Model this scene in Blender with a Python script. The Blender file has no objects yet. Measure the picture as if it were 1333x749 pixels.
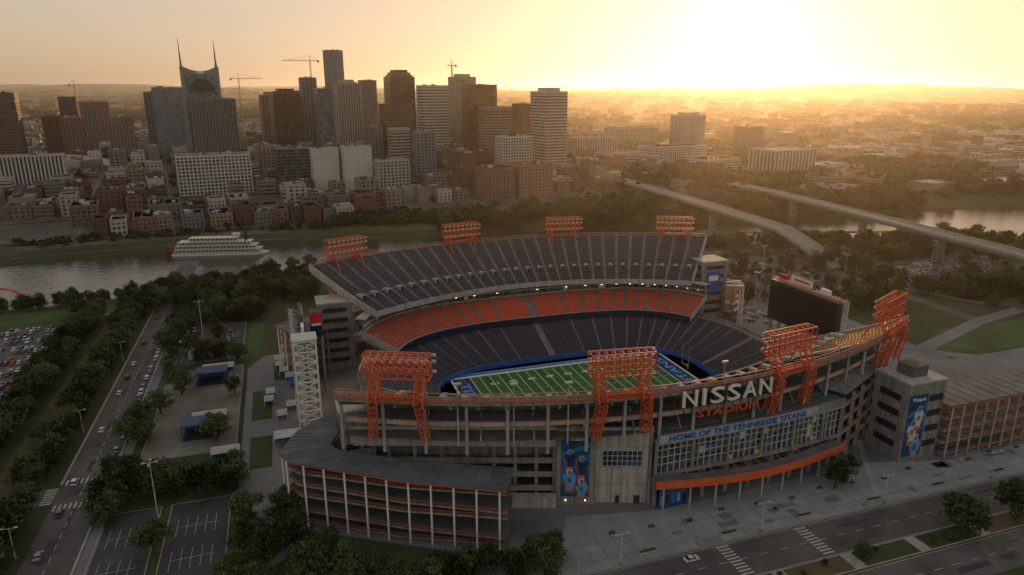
import bpy, math, random
import numpy as np
from mathutils import Vector, Matrix, noise
random.seed(7)
R=math.radians
CA,SA=math.cos(R(18.6)),math.sin(R(18.6))
# world frame = stadium frame (origin at midfield, +X along the pitch). "survey" frame = frame used for the city map
def S(X,Y):
    a=X-31.3; b=Y-292.6
    return (CA*a+SA*b, -SA*a+CA*b)
def IV(u,v): return (31.3+CA*u-SA*v, 292.6+SA*u+CA*v)
scene=bpy.context.scene
COL=scene.collection
# ------------------------------------------------------------------ materials
MATS={}
def mat(name,c,rough=.8,ns=.3,na=.25,metal=0.,c2=None,bump=0.,emit=None,es=0.,rnd=0.,spec=.4,grime=0.):
    if name in MATS: return MATS[name]
    m=bpy.data.materials.new(name); m.use_nodes=True
    n=m.node_tree; N=n.nodes; L=n.links
    b=N['Principled BSDF']; b.inputs['Roughness'].default_value=rough; b.inputs['Metallic'].default_value=metal
    b.inputs['Specular IOR Level'].default_value=spec
    g=N.new('ShaderNodeNewGeometry')
    t=N.new('ShaderNodeTexNoise'); t.inputs['Scale'].default_value=ns; t.inputs['Detail'].default_value=4
    t.inputs['Roughness'].default_value=.65
    L.new(g.outputs['Position'],t.inputs['Vector'])
    r=N.new('ShaderNodeMapRange'); r.inputs[1].default_value=.3; r.inputs[2].default_value=.7
    r.inputs[3].default_value=0; r.inputs[4].default_value=1
    L.new(t.outputs['Fac'],r.inputs[0])
    mx=N.new('ShaderNodeMix'); mx.data_type='RGBA'
    if c2 is None:
        ca=[x*(1-na) for x in c]; cb=[x*(1+na) for x in c]
    else: ca=c; cb=c2
    mx.inputs[6].default_value=(*ca,1); mx.inputs[7].default_value=(*cb,1)
    L.new(r.outputs[0],mx.inputs[0])
    out=mx.outputs[2]
    if grime>0:  # vertical rain streaks / large stains
        mp=N.new('ShaderNodeMapping'); mp.inputs['Scale'].default_value=(.9,.9,.06); L.new(g.outputs['Position'],mp.inputs[0])
        t2=N.new('ShaderNodeTexNoise'); t2.inputs['Scale'].default_value=1.; t2.inputs['Detail'].default_value=3; L.new(mp.outputs[0],t2.inputs['Vector'])
        r2=N.new('ShaderNodeMapRange'); r2.inputs[1].default_value=.35; r2.inputs[2].default_value=.65; r2.inputs[3].default_value=1-grime; r2.inputs[4].default_value=1.05
        L.new(t2.outputs['Fac'],r2.inputs[0]); h2=N.new('ShaderNodeHueSaturation'); L.new(r2.outputs[0],h2.inputs['Value']); L.new(out,h2.inputs['Color']); out=h2.outputs[0]
    if rnd>0:
        oi=N.new('ShaderNodeObjectInfo'); h=N.new('ShaderNodeHueSaturation')
        mr=N.new('ShaderNodeMapRange'); mr.inputs[3].default_value=1-rnd; mr.inputs[4].default_value=1+rnd
        L.new(oi.outputs['Random'],mr.inputs[0]); L.new(mr.outputs[0],h.inputs['Value']); L.new(out,h.inputs['Color']); out=h.outputs[0]
    L.new(out,b.inputs['Base Color'])
    if bump>0:
        bp=N.new('ShaderNodeBump'); bp.inputs['Strength'].default_value=bump; bp.inputs['Distance'].default_value=.3
        L.new(t.outputs['Fac'],bp.inputs['Height']); L.new(bp.outputs[0],b.inputs['Normal'])
    if emit:
        b.inputs['Emission Color'].default_value=(*emit,1); b.inputs['Emission Strength'].default_value=es; m.cycles.emission_sampling='NONE'
    MATS[name]=m; return m
def glass(name,c,lit=0.,cell=(3.2,3.2,3.8)):
    if name in MATS: return MATS[name]
    m=mat(name,c,rough=.22,ns=.02,na=.3,spec=.5)
    N=m.node_tree.nodes; L=m.node_tree.links; b=N['Principled BSDF']
    g=N.new('ShaderNodeNewGeometry'); d=N.new('ShaderNodeVectorMath'); d.operation='DIVIDE'; d.inputs[1].default_value=cell
    f=N.new('ShaderNodeVectorMath'); f.operation='FLOOR'
    L.new(g.outputs['Position'],d.inputs[0]); L.new(d.outputs[0],f.inputs[0])
    w=N.new('ShaderNodeTexWhiteNoise'); w.noise_dimensions='3D'; L.new(f.outputs[0],w.inputs['Vector'])
    if lit>0:
        gt=N.new('ShaderNodeMath'); gt.operation='GREATER_THAN'; gt.inputs[1].default_value=1-lit; L.new(w.outputs['Value'],gt.inputs[0])
        ml=N.new('ShaderNodeMath'); ml.operation='MULTIPLY'; ml.inputs[1].default_value=.09; L.new(gt.outputs[0],ml.inputs[0])
        b.inputs['Emission Color'].default_value=(1,.7,.38,1); L.new(ml.outputs[0],b.inputs['Emission Strength']); m.cycles.emission_sampling='NONE'
    mx=[x for x in N if x.bl_idname=='ShaderNodeMix'][0]
    h=N.new('ShaderNodeHueSaturation'); mr=N.new('ShaderNodeMapRange'); mr.inputs[3].default_value=.5; mr.inputs[4].default_value=1.9
    L.new(w.outputs['Value'],mr.inputs[0]); L.new(mr.outputs[0],h.inputs['Value']); L.new(mx.outputs[2],h.inputs['Color']); L.new(h.outputs[0],b.inputs['Base Color'])
    mr2=N.new('ShaderNodeMapRange'); mr2.inputs[3].default_value=.08; mr2.inputs[4].default_value=.45
    L.new(w.outputs['Value'],mr2.inputs[0]); L.new(mr2.outputs[0],b.inputs['Roughness'])
    return m
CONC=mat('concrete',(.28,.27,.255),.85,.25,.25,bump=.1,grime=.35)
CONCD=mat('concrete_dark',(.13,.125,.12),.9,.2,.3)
CONCL=mat('concrete_light',(.43,.415,.39),.8,.3,.15,grime=.28)
RED=mat('red_orange_steel',(.62,.12,.045),.5,.8,.2)
STEEL=mat('white_steel',(.5,.5,.5),.5,.5,.15)
DARK=mat('dark_metal',(.03,.03,.035),.6,.5,.3)
ROOF=mat('roof_membrane',(.11,.12,.135),.75,.12,.35)
SEATB=mat('navy_seats',(.06,.056,.08),.6,.6,.35)
SEATR=mat('red_seats',(.66,.085,.03),.6,.6,.3)
SEATY=mat('sunlit_seats',(.6,.33,.09),.6,.6,.3)  # east wing seats: low sunset glow put into the seat colour
ASPH=mat('asphalt',(.06,.06,.062),.9,.08,.35)
ASPHL=mat('worn_asphalt',(.11,.105,.10),.9,.06,.35)
PAVE=mat('paving',(.18,.18,.185),.85,.05,.28)
PAVE2=mat('paving_light',(.29,.30,.315),.85,.1,.2)
KERB=mat('kerb',(.34,.33,.31),.85,.3,.2)
PAINT=mat('road_paint',(.5,.5,.48),.7,1.5,.35)
GRASS=mat('grass',(.03,.047,.014),.95,.06,.3,c2=(.075,.08,.03))
LAWN=mat('lawn',(.06,.10,.026),.95,.05,.35)
DIRT=mat('dry_grass',(.12,.09,.048),.95,.08,.3)
URB=mat('city_ground',(.055,.055,.048),.95,.02,.3,c2=(.13,.12,.10))
FORG=mat('wooded_ground',(.028,.042,.014),.95,.004,.3,c2=(.095,.105,.045))
GL=glass('window_glass',(.035,.045,.055))
GLS=glass('stadium_glass',(.05,.065,.08),.05,(2.2,2.2,2.6))
GLB=glass('blue_window_glass',(.08,.11,.14))
GLW=glass('brown_window_glass',(.05,.03,.018))
LAMP=mat('lamp_glow',(.9,.8,.6),.5,1,.1,emit=(1,.8,.55),es=4.)
BLUE=mat('blue_banner',(.035,.12,.42),.6,.6,.2)
CYAN=mat('sky_blue_cloth',(.13,.33,.58),.6,.6,.2)
NAVY=mat('navy_panel',(.012,.022,.06),.5,.6,.3)
WHITE=mat('white_paint',(.78,.78,.76),.6,.6,.1)
LEAF=mat('foliage',(.024,.044,.011),.8,.45,.3,c2=(.09,.115,.032),rnd=.35)
LEAFD=mat('foliage_distant',(.026,.042,.012),.85,.05,.3,c2=(.08,.10,.03),rnd=.35)
BARK=mat('bark',(.07,.05,.035),.9,2,.3)
# ------------------------------------------------------------------ mesh builder
class MB:
    def __init__(s): s.V=[];s.F=[];s.M=[];s.mats=[]
    def mi(s,m):
        if m not in s.mats: s.mats.append(m)
        return s.mats.index(m)
    def face(s,pts,m):
        i=len(s.V); s.V+= [tuple(p) for p in pts]; s.F.append(tuple(range(i,i+len(pts)))); s.M.append(s.mi(m))
    def hexa(s,p,m,mt=None):
        i=len(s.V); s.V+=[tuple(q) for q in p]; k=s.mi(m)
        for f in ((0,3,2,1),(4,5,6,7),(0,1,5,4),(1,2,6,5),(2,3,7,6),(3,0,4,7)):
            s.F.append(tuple(i+a for a in f)); s.M.append(k)
        if mt: s.M[-5]=s.mi(mt)
    def box(s,x,y,z,sx,sy,sz,m,rot=0.,mt=None):
        c,d=math.cos(rot),math.sin(rot); p=[]
        for zz in (z-sz/2,z+sz/2):
            for a,b in ((-1,-1),(1,-1),(1,1),(-1,1)):
                X=a*sx/2;Y=b*sy/2; p.append((x+c*X-d*Y,y+d*X+c*Y,zz))
        s.hexa(p,m,mt)
    def beam(s,p,q,w,m,h=None):
        p=Vector(p);q=Vector(q);d=(q-p)
        if d.length<1e-6: return
        d.normalize(); up=Vector((0,0,1)) if abs(d.z)<.95 else Vector((1,0,0))
        a=d.cross(up).normalized(); b=a.cross(d).normalized(); h=h or w
        a=a*w/2;b=b*h/2
        s.hexa([p-a-b,p+a-b,p+a+b,p-a+b,q-a-b,q+a-b,q+a+b,q-a+b],m)
    def cyl(s,p,q,r0,r1,n,m):
        p=Vector(p);q=Vector(q);d=(q-p).normalized(); up=Vector((0,0,1)) if abs(d.z)<.95 else Vector((1,0,0))
        a=d.cross(up).normalized(); b=a.cross(d).normalized(); i=len(s.V); k=s.mi(m)
        for c,r in ((p,r0),(q,r1)):
            for j in range(n):
                t=2*math.pi*j/n; s.V.append(tuple(c+a*r*math.cos(t)+b*r*math.sin(t)))
        for j in range(n):
            s.F.append((i+j,i+(j+1)%n,i+n+(j+1)%n,i+n+j)); s.M.append(k)
        s.F.append(tuple(i+n+j for j in range(n))); s.M.append(k)
        s.F.append(tuple(i+n-1-j for j in range(n))); s.M.append(k)
    def prism(s,poly,z0,z1,m,mt=None):
        n=len(poly); i=len(s.V)
        z0f=z0 if callable(z0) else (lambda x,y:z0); z1f=z1 if callable(z1) else (lambda x,y:z1)
        s.V+=[(x,y,z0f(x,y)) for x,y in poly]+[(x,y,z1f(x,y)) for x,y in poly]; k=s.mi(m)
        for j in range(n):
            s.F.append((i+j,i+(j+1)%n,i+n+(j+1)%n,i+n+j)); s.M.append(k)
        s.F.append(tuple(i+n+j for j in range(n))); s.M.append(s.mi(mt) if mt else k)
        s.F.append(tuple(i+n-1-j for j in range(n))); s.M.append(k)
    def strip(s,pts,o0,o1,z0,z1,m,mt=None,closed=False):
        n=len(pts); nr=[]
        for j in range(n):
            if closed: a=pts[j-1];b=pts[(j+1)%n]
            else: a=pts[max(0,j-1)];b=pts[min(n-1,j+1)]
            dx,dy=b[0]-a[0],b[1]-a[1]; l=math.hypot(dx,dy) or 1; nr.append((-dy/l,dx/l))
        zf=lambda z,j: z[j] if isinstance(z,(list,tuple)) else (z(*pts[j]) if callable(z) else z)
        i=len(s.V); k=s.mi(m); kt=s.mi(mt) if mt else k
        for j in range(n):
            x,y=pts[j]; a,b=nr[j]
            for o,z in ((o0,z0),(o1,z0),(o1,z1),(o0,z1)): s.V.append((x+a*o,y+b*o,zf(z,j)))
        for j in range(n if closed else n-1):
            p=i+4*j;q=i+4*((j+1)%n)
            for c in range(4):
                d=(c+1)%4; s.F.append((p+c,q+c,q+d,p+d)); s.M.append(kt if c==2 else k)
        if not closed:
            s.F.append((i,i+1,i+2,i+3)); s.M.append(k); e=i+4*(n-1); s.F.append((e+3,e+2,e+1,e)); s.M.append(k)
    def sheet(s,pts,o0,o1,z,m): # flat ribbon
        n=len(pts); P=[];Q=[]
        for j in range(n):
            a=pts[max(0,j-1)];b=pts[min(n-1,j+1)]; dx,dy=b[0]-a[0],b[1]-a[1]; l=math.hypot(dx,dy) or 1
            x,y=pts[j]; zz=z(x,y) if callable(z) else z
            P.append((x-dy/l*o0,y+dx/l*o0,zz)); Q.append((x-dy/l*o1,y+dx/l*o1,zz))
        for j in range(n-1): s.face([P[j],P[j+1],Q[j+1],Q[j]],m)
    def mesh(s,name):
        me=bpy.data.meshes.new(name); me.from_pydata(s.V,[],s.F)
        for m in s.mats: me.materials.append(m)
        me.polygons.foreach_set('material_index',s.M); me.update(); return me
    def obj(s,name,parent=None):
        o=bpy.data.objects.new(name,s.mesh(name)); COL.objects.link(o)
        if parent: o.parent=parent
        return o
def empty(name):
    o=bpy.data.objects.new(name,None); COL.objects.link(o); return o
def text_into(mb,txt,W,H,fn,m,thick=.3,bold=.02):
    c=bpy.data.curves.new('t','FONT'); c.body=txt; c.offset=bold; c.extrude=.5; c.resolution_u=2
    o=bpy.data.objects.new('t',c); COL.objects.link(o)
    dg=bpy.context.evaluated_depsgraph_get(); me=bpy.data.meshes.new_from_object(o.evaluated_get(dg))
    co=[v.co.copy() for v in me.vertices]; fs=[tuple(p.vertices) for p in me.polygons]
    x0=min(p.x for p in co);x1=max(p.x for p in co);y0=min(p.y for p in co);y1=max(p.y for p in co)
    i=len(mb.V); k=mb.mi(m)
    for p in co: mb.V.append(tuple(fn((p.x-x0)/(x1-x0)*W,(p.y-y0)/(y1-y0)*H,p.z*thick)))
    for f in fs: mb.F.append(tuple(i+a for a in f)); mb.M.append(k)
    bpy.data.objects.remove(o); bpy.data.meshes.remove(me)
# ------------------------------------------------------------------ terrain
NBx=[-3000,-600,-322,-227,-153,0,184,340,495,900,3000]; NBy=[-300,330,415,461,520,575,610,625,650,745,1300]
FBx=[-3000,-700,-397,-278,-165,0,211,400,602,1000,3000]; FBy=[-100,450,535,592,622,660,712,765,830,930,1480]
def sm(a,b,x):
    t=min(1,max(0,(x-a)/(b-a))); return t*t*(3-2*t)
def tz(X,Y):
    yn=np.interp(X,NBx,NBy); yf=np.interp(X,FBx,FBy)
    if Y<yn: return -7*sm(yn-16,yn,Y)
    if Y<yf: return -7-1.5*math.sin(math.pi*(Y-yn)/(yf-yn))
    g=20-17*sm(150,420,X)
    z=-7+9*sm(yf,yf+18,Y)+min(g,max(0,(Y-yf-18)*.05))
    r=math.hypot(X,Y)
    if r>2200:
        f=sm(2200,9000,r)
        nz=noise.fractal(Vector((X*.00026,Y*.00026,3.1)),1.,2.,5)
        z+=f*(48+85*nz+ 90*sm(7000,15000,r)*(1+.9*nz))
    return z
def TZ(u,v): return tz(*IV(u,v))
def axis(a,b,st,far0,far1,g):
    l=[a+i*st for i in range(int((b-a)/st)+1)]; s=st; x=l[-1]
    while x<far1: s*=g; x+=s; l.append(x)
    s=st; x=l[0]; pre=[]
    while x>far0: s*=g; x-=s; pre.append(x)
    return pre[::-1]+l
xs=axis(-800,900,12,-30000,30000,1.06); ys=axis(0,1000,8,-1500,42000,1.045)
V=[];F=[];M=[]
for Y in ys:
    for X in xs:
        u,v=S(X,Y); V.append((u,v,tz(X,Y)))
nx=len(xs)
for j in range(len(ys)-1):
    for i in range(nx-1):
        a=j*nx+i; F.append((a,a+1,a+nx+1,a+nx))
        X=xs[i];Y=ys[j]; yf=np.interp(X,FBx,FBy)
        if Y<yf+8: M.append(0)
        elif Y<3500 and X<260+ .05*Y and Y>yf+45: M.append(1)
        else: M.append(2)
me=bpy.data.meshes.new('ground'); me.from_pydata(V,[],F)
for m in (GRASS,URB,FORG): me.materials.append(m)
me.polygons.foreach_set('material_index',M); me.polygons.foreach_set('use_smooth',[True]*len(F)); me.update()
COL.objects.link(bpy.data.objects.new('ground',me))
# water
wm=bpy.data.materials.new('river_water'); wm.use_nodes=True; N=wm.node_tree.nodes; L=wm.node_tree.links
b=N['Principled BSDF']; b.inputs['Base Color'].default_value=(.045,.05,.035,1); b.inputs['Roughness'].default_value=.14
g=N.new('ShaderNodeNewGeometry'); t=N.new('ShaderNodeTexNoise'); t.inputs['Scale'].default_value=.22; t.inputs['Detail'].default_value=6
bp=N.new('ShaderNodeBump'); bp.inputs['Strength'].default_value=.5; bp.inputs['Distance'].default_value=.6
L.new(g.outputs['Position'],t.inputs['Vector']); L.new(t.outputs['Fac'],bp.inputs['Height']); L.new(bp.outputs[0],b.inputs['Normal'])
w=MB(); X_=[-3000,-1500,-700,-600,-500,-397,-322,-278,-227,-165,-153,-80,0,100,184,211,340,400,495,602,900,1000,2000,3000]
for a,c in zip(X_[:-1],X_[1:]):
    p=[]
    for X in (a,c): p.append((X,np.interp(X,NBx,NBy)-4))
    for X in (c,a): p.append((X,np.interp(X,FBx,FBy)+8))
    w.face([(*S(*q),-4.2) for q in p],wm)
w.obj('river')
# ------------------------------------------------------------------ stadium
st=empty('stadium')
def superel(a,b,n,t):
    c,s_=math.cos(t),math.sin(t)
    return (a*math.copysign(abs(c)**(2/n),c), b*math.copysign(abs(s_)**(2/n),s_))
def deck(mb,fi,fo,h0,h1,nrows,nsec,seat,aisle=.9,s0=-1,s1=1,curve=1.15,vom=None,sub=2):
    def P(s,t,z):
        a=fi(s);b=fo(s); return (a[0]+(b[0]-a[0])*t,a[1]+(b[1]-a[1])*t,z)
    hh=lambda t:h0+(h1-h0)*t**curve
    ds=(s1-s0)/nsec
    for r in range(nrows):
        t0=r/nrows;t1=(r+1)/nrows;tm=t0+.45/nrows; z=hh(t1); zp=hh(t0)
        for k in range(nsec*sub):
            a=s0+ds*k/sub; b_=s0+ds*(k+1)/sub
            mb.face([P(a,t0,z),P(b_,t0,z),P(b_,t1,z),P(a,t1,z)],CONC)
            mb.face([P(a,t0,zp),P(b_,t0,zp),P(b_,t0,z),P(a,t0,z)],CONC)
        if vom and abs(t0-vom)<.6/nrows: continue
        for k in range(nsec):
            a0=s0+ds*k; p=fo(a0);q=fo(a0+ds); ln=math.hypot(p[0]-q[0],p[1]-q[1]); gp=aisle/ln
            for j in range(sub):
                f0=gp+(1-2*gp)*j/sub; f1=gp+(1-2*gp)*(j+1)/sub; a=a0+ds*f0;b_=a0+ds*f1
                mb.face([P(a,tm,z+.42),P(b_,tm,z+.42),P(b_,t1,z+.47),P(a,t1,z+.47)],seat)
                mb.face([P(a,t1,z+.4),P(b_,t1,z+.4),P(b_,t1+.1/nrows,z+.95),P(a,t1+.1/nrows,z+.95)],seat)
                mb.face([P(a,tm,z+.02),P(b_,tm,z+.02),P(b_,tm,z+.42),P(a,tm,z+.42)],seat)
    if vom:
        for k in range(nsec):
            s=s0+ds*(k+.5); z=hh(vom); wd=ds*.13
            q=[P(s-wd,vom-.06,z-1),P(s+wd,vom-.06,z-1),P(s+wd,vom+.045,z-1),P(s-wd,vom+.045,z-1)]
            mb.hexa(q+[(a,b,c+2.9) for a,b,c in q],CONCL)
            q=[P(s-wd*.7,vom-.066,z-.6),P(s+wd*.7,vom-.066,z-.6),P(s+wd*.7,vom-.05,z-.6),P(s-wd*.7,vom-.05,z-.6)]
            mb.hexa(q+[(a,b,c+2.1) for a,b,c in q],DARK)
    return P,hh
def under(mb,P,hh,nsec,s0=-1,s1=1,th=1.6,rim=1.3,rail=RED):
    ds=(s1-s0)/nsec
    for k in range(nsec):
        a=s0+ds*k;b=a+ds
        for i in range(3):
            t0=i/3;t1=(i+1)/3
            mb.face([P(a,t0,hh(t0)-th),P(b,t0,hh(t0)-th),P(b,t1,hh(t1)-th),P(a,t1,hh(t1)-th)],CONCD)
        z=hh(1)
        mb.hexa([P(a,1,z-th),P(b,1,z-th),P(b,1.012,z-th),P(a,1.012,z-th),P(a,1,z+rim),P(b,1,z+rim),P(b,1.012,z+rim),P(a,1.012,z+rim)],CONC)
        mb.hexa([P(a,1.014,z-.1),P(b,1.014,z-.1),P(b,1.03,z-.1),P(a,1.03,z-.1),P(a,1.014,z+.35),P(b,1.014,z+.35),P(b,1.03,z+.35),P(a,1.03,z+.35)],rail)
        mb.beam(P(a,1.005,z+rim+1.0),P(b,1.005,z+rim+1.0),.22,rail)
        mb.beam(P(a,1.005,z+rim),P(a,1.005,z+rim+1.0),.2,rail)
        z=hh(0)
        mb.hexa([P(a,-.012,z-th),P(b,-.012,z-th),P(b,0,z-th),P(a,0,z-th),P(a,-.012,z+1),P(b,-.012,z+1),P(b,0,z+1),P(a,0,z+1)],CONCL)
        mb.beam(P(a,.04,hh(.04)-th-.6),P(a,.98,hh(.98)-th-.6),.7,CONC,1.5)
    for s in (s0,s1):
        for i in range(12):
            t0=i/12;t1=(i+1)/12
            e=.006*(1 if s==s1 else -1)
            mb.hexa([P(s,t0,hh(t0)-th),P(s,t1,hh(t1)-th),P(s+e,t1,hh(t1)-th),P(s+e,t0,hh(t0)-th),
                     P(s,t0,hh(t0)+1.7),P(s,t1,hh(t1)+1.7),P(s+e,t1,hh(t1)+1.7),P(s+e,t0,hh(t0)+1.7)],CONCL)
EH=41.2   # height of the east rim
FI=lambda s:(85*s,70-25*s*s); FO=lambda s:(112*s,104-30*s*s)
NI=lambda s:(85*s,-(68-24*s*s)); NO=lambda s:(112*s,-(98-30*s*s))
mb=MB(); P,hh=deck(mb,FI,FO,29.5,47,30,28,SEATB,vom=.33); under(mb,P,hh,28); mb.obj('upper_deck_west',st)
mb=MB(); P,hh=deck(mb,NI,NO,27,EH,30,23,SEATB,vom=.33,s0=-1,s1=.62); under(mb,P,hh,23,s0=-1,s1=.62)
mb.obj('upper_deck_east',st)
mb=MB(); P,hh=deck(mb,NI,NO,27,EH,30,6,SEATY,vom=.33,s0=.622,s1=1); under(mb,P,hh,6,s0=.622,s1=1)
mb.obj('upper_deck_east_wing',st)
def half(a,b,n,sgn,e=.42):
    def f(s):
        t=math.pi/2-s*(math.pi/2-e)
        x,y=superel(a,b,n,t); return (x,sgn*y)
    return f
for sgn,nm in ((1,'club_deck_west'),(-1,'club_deck_east')):
    mb=MB(); P,hh=deck(mb,half(82,58,3,sgn),half(99,76,3,sgn),13.7,21.7,13,24,SEATR,curve=1.05)
    under(mb,P,hh,24,rim=.8)
    f=half(97.5,74.5,3,sgn); pts=[f(-1+2*i/48) for i in range(49)]
    o=lambda a,b:(a,b) if sgn>0 else (-b,-a)
    zt=28.2 if sgn>0 else 26
    mb.strip(pts,*o(-.2,3.5),22.5,zt,GLS)
    for z in ((22.6,25.4,28.3) if sgn>0 else (22.6,25.4)): mb.strip(pts,*o(-1.4,3.6),z,z+.55,CONCL)
    for i in range(0,49):
        mb.box(pts[i][0],pts[i][1],(22.7+zt)/2,.5,1.2,zt-22.6,CONC)
        if i%2==0 and i<48:
            mb.box((pts[i][0]+pts[i+1][0])/2,(pts[i][1]+pts[i+1][1])/2-sgn*.6,25.1,1.0,.15,.2,LAMP)
    f=half(81.6,57.6,3,sgn); pts=[f(-1+2*i/48) for i in range(49)]
    mb.strip(pts,*o(-.3,.3),12.2,14.9,NAVY)
    mb.strip(pts,*o(.4,1.0),14.9,15.2,CONCL)
    mb.obj(nm,st)
mb=MB()
fi=lambda s:superel(64,33,3.2,s*math.pi); fo=lambda s:superel(92,62,2.8,s*math.pi)
P,hh=deck(mb,fi,fo,1.8,12,26,52,SEATB,s0=-1,s1=1,sub=2,curve=1.1,aisle=.6)
pts=[fi(-1+2*i/104) for i in range(104)]
mb.strip(pts,-.1,.3,0,2.6,BLUE,closed=True)
pts=[fo(-1+2*i/104) for i in range(104)]
mb.strip(pts,.0,-.5,-.2,13.4,CONC,closed=True)
mb.strip(pts,-.6,-6,11.2,11.8,CONCD,closed=True)
mb.strip(pts,-6.1,-6.5,0,12.8,CONC,closed=True)
mb.obj('lower_bowl',st)
# field
mb=MB()
FG=mat('turf',(.045,.13,.025),.95,.5,.2); FG2=mat('turf_light',(.055,.155,.035),.95,.5,.2); EZ=mat('endzone_navy',(.02,.05,.14),.9,.5,.2)
ring=[superel(64,33,3.2,i/104*2*math.pi) for i in range(104)]
mb.face([(x,y,.02) for x,y in ring],mat('field_apron',(.04,.11,.04),.95,.3,.2))
for i in range(20):
    x0=-45.72+i*4.572; mb.face([(x0,-24.4,.05),(x0+4.572,-24.4,.05),(x0+4.572,24.4,.05),(x0,24.4,.05)],FG if i%2 else FG2)
for sg in (-1,1):
    a,b=sorted((sg*45.72,sg*54.86)); mb.face([(a,-24.4,.05),(b,-24.4,.05),(b,24.4,.05),(a,24.4,.05)],EZ)
    text_into(mb,'TITANS',36,4.6,lambda x,y,z,sg=sg:(sg*48.+sg*(4.6-y),sg*(x-18)*1.,.09+z*.01),CYAN,.01)
    mb.box(sg*54.9,0,.075,.9,50,.05,WHITE); mb.box(sg*45.72,0,.075,.4,48.8,.05,WHITE)
    YL=mat('goal_yellow',(.7,.5,.05),.5)
    mb.cyl((sg*56.5,0,0),(sg*56.5,0,3),.15,.15,8,YL); mb.beam((sg*55,-2.8,3.05),(sg*55,2.8,3.05),.2,YL); mb.beam((sg*56.5,0,3),(sg*55,0,3.05),.2,YL)
    for q in (-2.8,2.8): mb.beam((sg*55,q,3.05),(sg*55,q,13.5),.15,YL)
for sg in (-1,1):
    mb.box(0,sg*25.2,.075,111.5,1.6,.05,WHITE); mb.box(0,sg*28,.06,100,2.0,.05,CYAN)
for i in range(1,20):
    mb.box(-45.72+i*4.572,0,.08,.28,48.6,.02,WHITE)
for i in range(100):
    x=-45.72+i*.9144
    for y in (-2.8,2.8,-23.8,23.8): mb.box(x,y,.08,.12,.7,.02,WHITE)
for i in range(1,10):
    n=str(50-abs(50-i*10))
    text_into(mb,n,4,2.4,lambda x,y,z,i=i:(-45.72+i*9.144+(x-2),-15.5+y,.1+z*.01),WHITE,.01)
    text_into(mb,n,4,2.4,lambda x,y,z,i=i:(-45.72+i*9.144-(x-2),15.5-y,.1+z*.01),WHITE,.01)
mb.obj('football_field',st)
# near facade ------------------------------------------------
mb=MB()
A=Vector((-110,-61)); B=Vector((-18,-93)); dr=(B-A).normalized(); nin=Vector((-dr.y,dr.x))
def onL(u):
    t=(u-A.x)/(B.x-A.x); return A+(B-A)*t
def Lp(u0,u1,n=2): return [tuple(onL(u0+(u1-u0)*i/(n-1))) for i in range(n)]
DA=math.atan2(dr.y,dr.x)
mb.strip(Lp(-110,-18),-.4,.6,20.5,27.3,CONCL)
for i in range(14):
    p=onL(-110+i*6.6)-nin*.42; mb.box(p.x,p.y,23.7,.12,.06,6.4,CONCD,DA)     # panel joints
mb.strip(Lp(-110,-18),.7,18,25.2,25.8,CONCD,mt=ROOF)
for z in (4.5,9.5,14.5): mb.strip(Lp(-110,-46),-.1,16,z,z+.7,CONCD,mt=CONCD); mb.strip(Lp(-110,-46),-.3,.1,z,z+1.9,CONC)
mb.strip(Lp(-110,-46),8,8.5,0,20,CONCD)
for u in (-105,-97,-89,-81,-73,-65,-58.5,-52,-46.6):
    p=onL(u)+nin*.8; mb.box(p.x,p.y,10.2,1.1,1.1,20.6,CONC,DA)
mb.strip(Lp(-46,-18),0,14,0,20.4,CONCL)
mb.strip(Lp(-46,-34),-1.2,-.02,0,27.7,CONC)
mb.strip(Lp(-32,-20),-.15,-.02,13.5,19,GL)
for i in range(9): p=onL(-32+i*1.5); q=p-nin*.3; mb.box(q.x,q.y,16.2,.18,.2,5.6,STEEL,DA)
for z in (13.6,15.4,17.2,19): mb.strip(Lp(-32,-20),-.36,-.2,z,z+.15,STEEL)
for z in (6.8,13.2,20.2): mb.strip(Lp(-33.8,-18),-.06,-.03,z,z+.14,CONCD)
for u in (-29,-24): p=onL(u)-nin*.05; mb.box(p.x,p.y,6.5,.12,.06,13,CONCD,DA)
p=onL(-21)-nin*.08; mb.box(p.x,p.y,1.4,2,.14,2.8,DARK,DA); p=onL(-27)-nin*.08; mb.box(p.x,p.y,1.4,1.2,.14,2.6,DARK,DA)
mb.strip(Lp(-17.9,-17),-.6,14,0,27.6,CONC)
mb.strip(Lp(-62,-46),-3.5,-.5,0,3.8,CONCL)
for u in (-43,-37): p=onL(u)-nin*1.3; mb.box(p.x,p.y,1.6,.3,.2,.35,LAMP,DA)
mb.obj('east_concourse_block',st)
AR=[(u,-96+5.5*(max(0,u-15)/57)**2) for u in [-16.5+i*4.5 for i in range(18)]]+[(68,-88.8),(76,-85),(84,-81),(92,-76),(100,-69),(106,-60)]
G=AR[:18]; E=AR[17:]
mb=MB()
mb.strip(G,1.5,2.0,11.5,22,GLS)
mb.strip(G,0,12,22,22.8,CONCL); mb.strip(G,-.3,.4,22.8,25.6,CONC); mb.strip(G,.4,14,25,25.5,ROOF)
mb.strip(G,0,12,10.6,11.4,CONC)
for z in (14.2,16.8,19.4): mb.strip(G,1.2,1.45,z,z+.22,STEEL)
for j in range(len(G)-1):
    for k in range(2):
        f=k/2; x=G[j][0]+(G[j+1][0]-G[j][0])*f; y=G[j][1]+(G[j+1][1]-G[j][1])*f
        mb.box(x,y+1.2,16.7,.2,.5,10.4,STEEL)
    if j%3==0: mb.box(G[j][0],G[j][1]+.9,16.7,.9,.9,10.5,CONC)
mb.strip(G,6,6.5,0,10.5,GLS)
for j in range(0,len(G),2): mb.box(G[j][0],G[j][1]+1,5.3,1.3,1.3,10.6,CONC)
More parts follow.
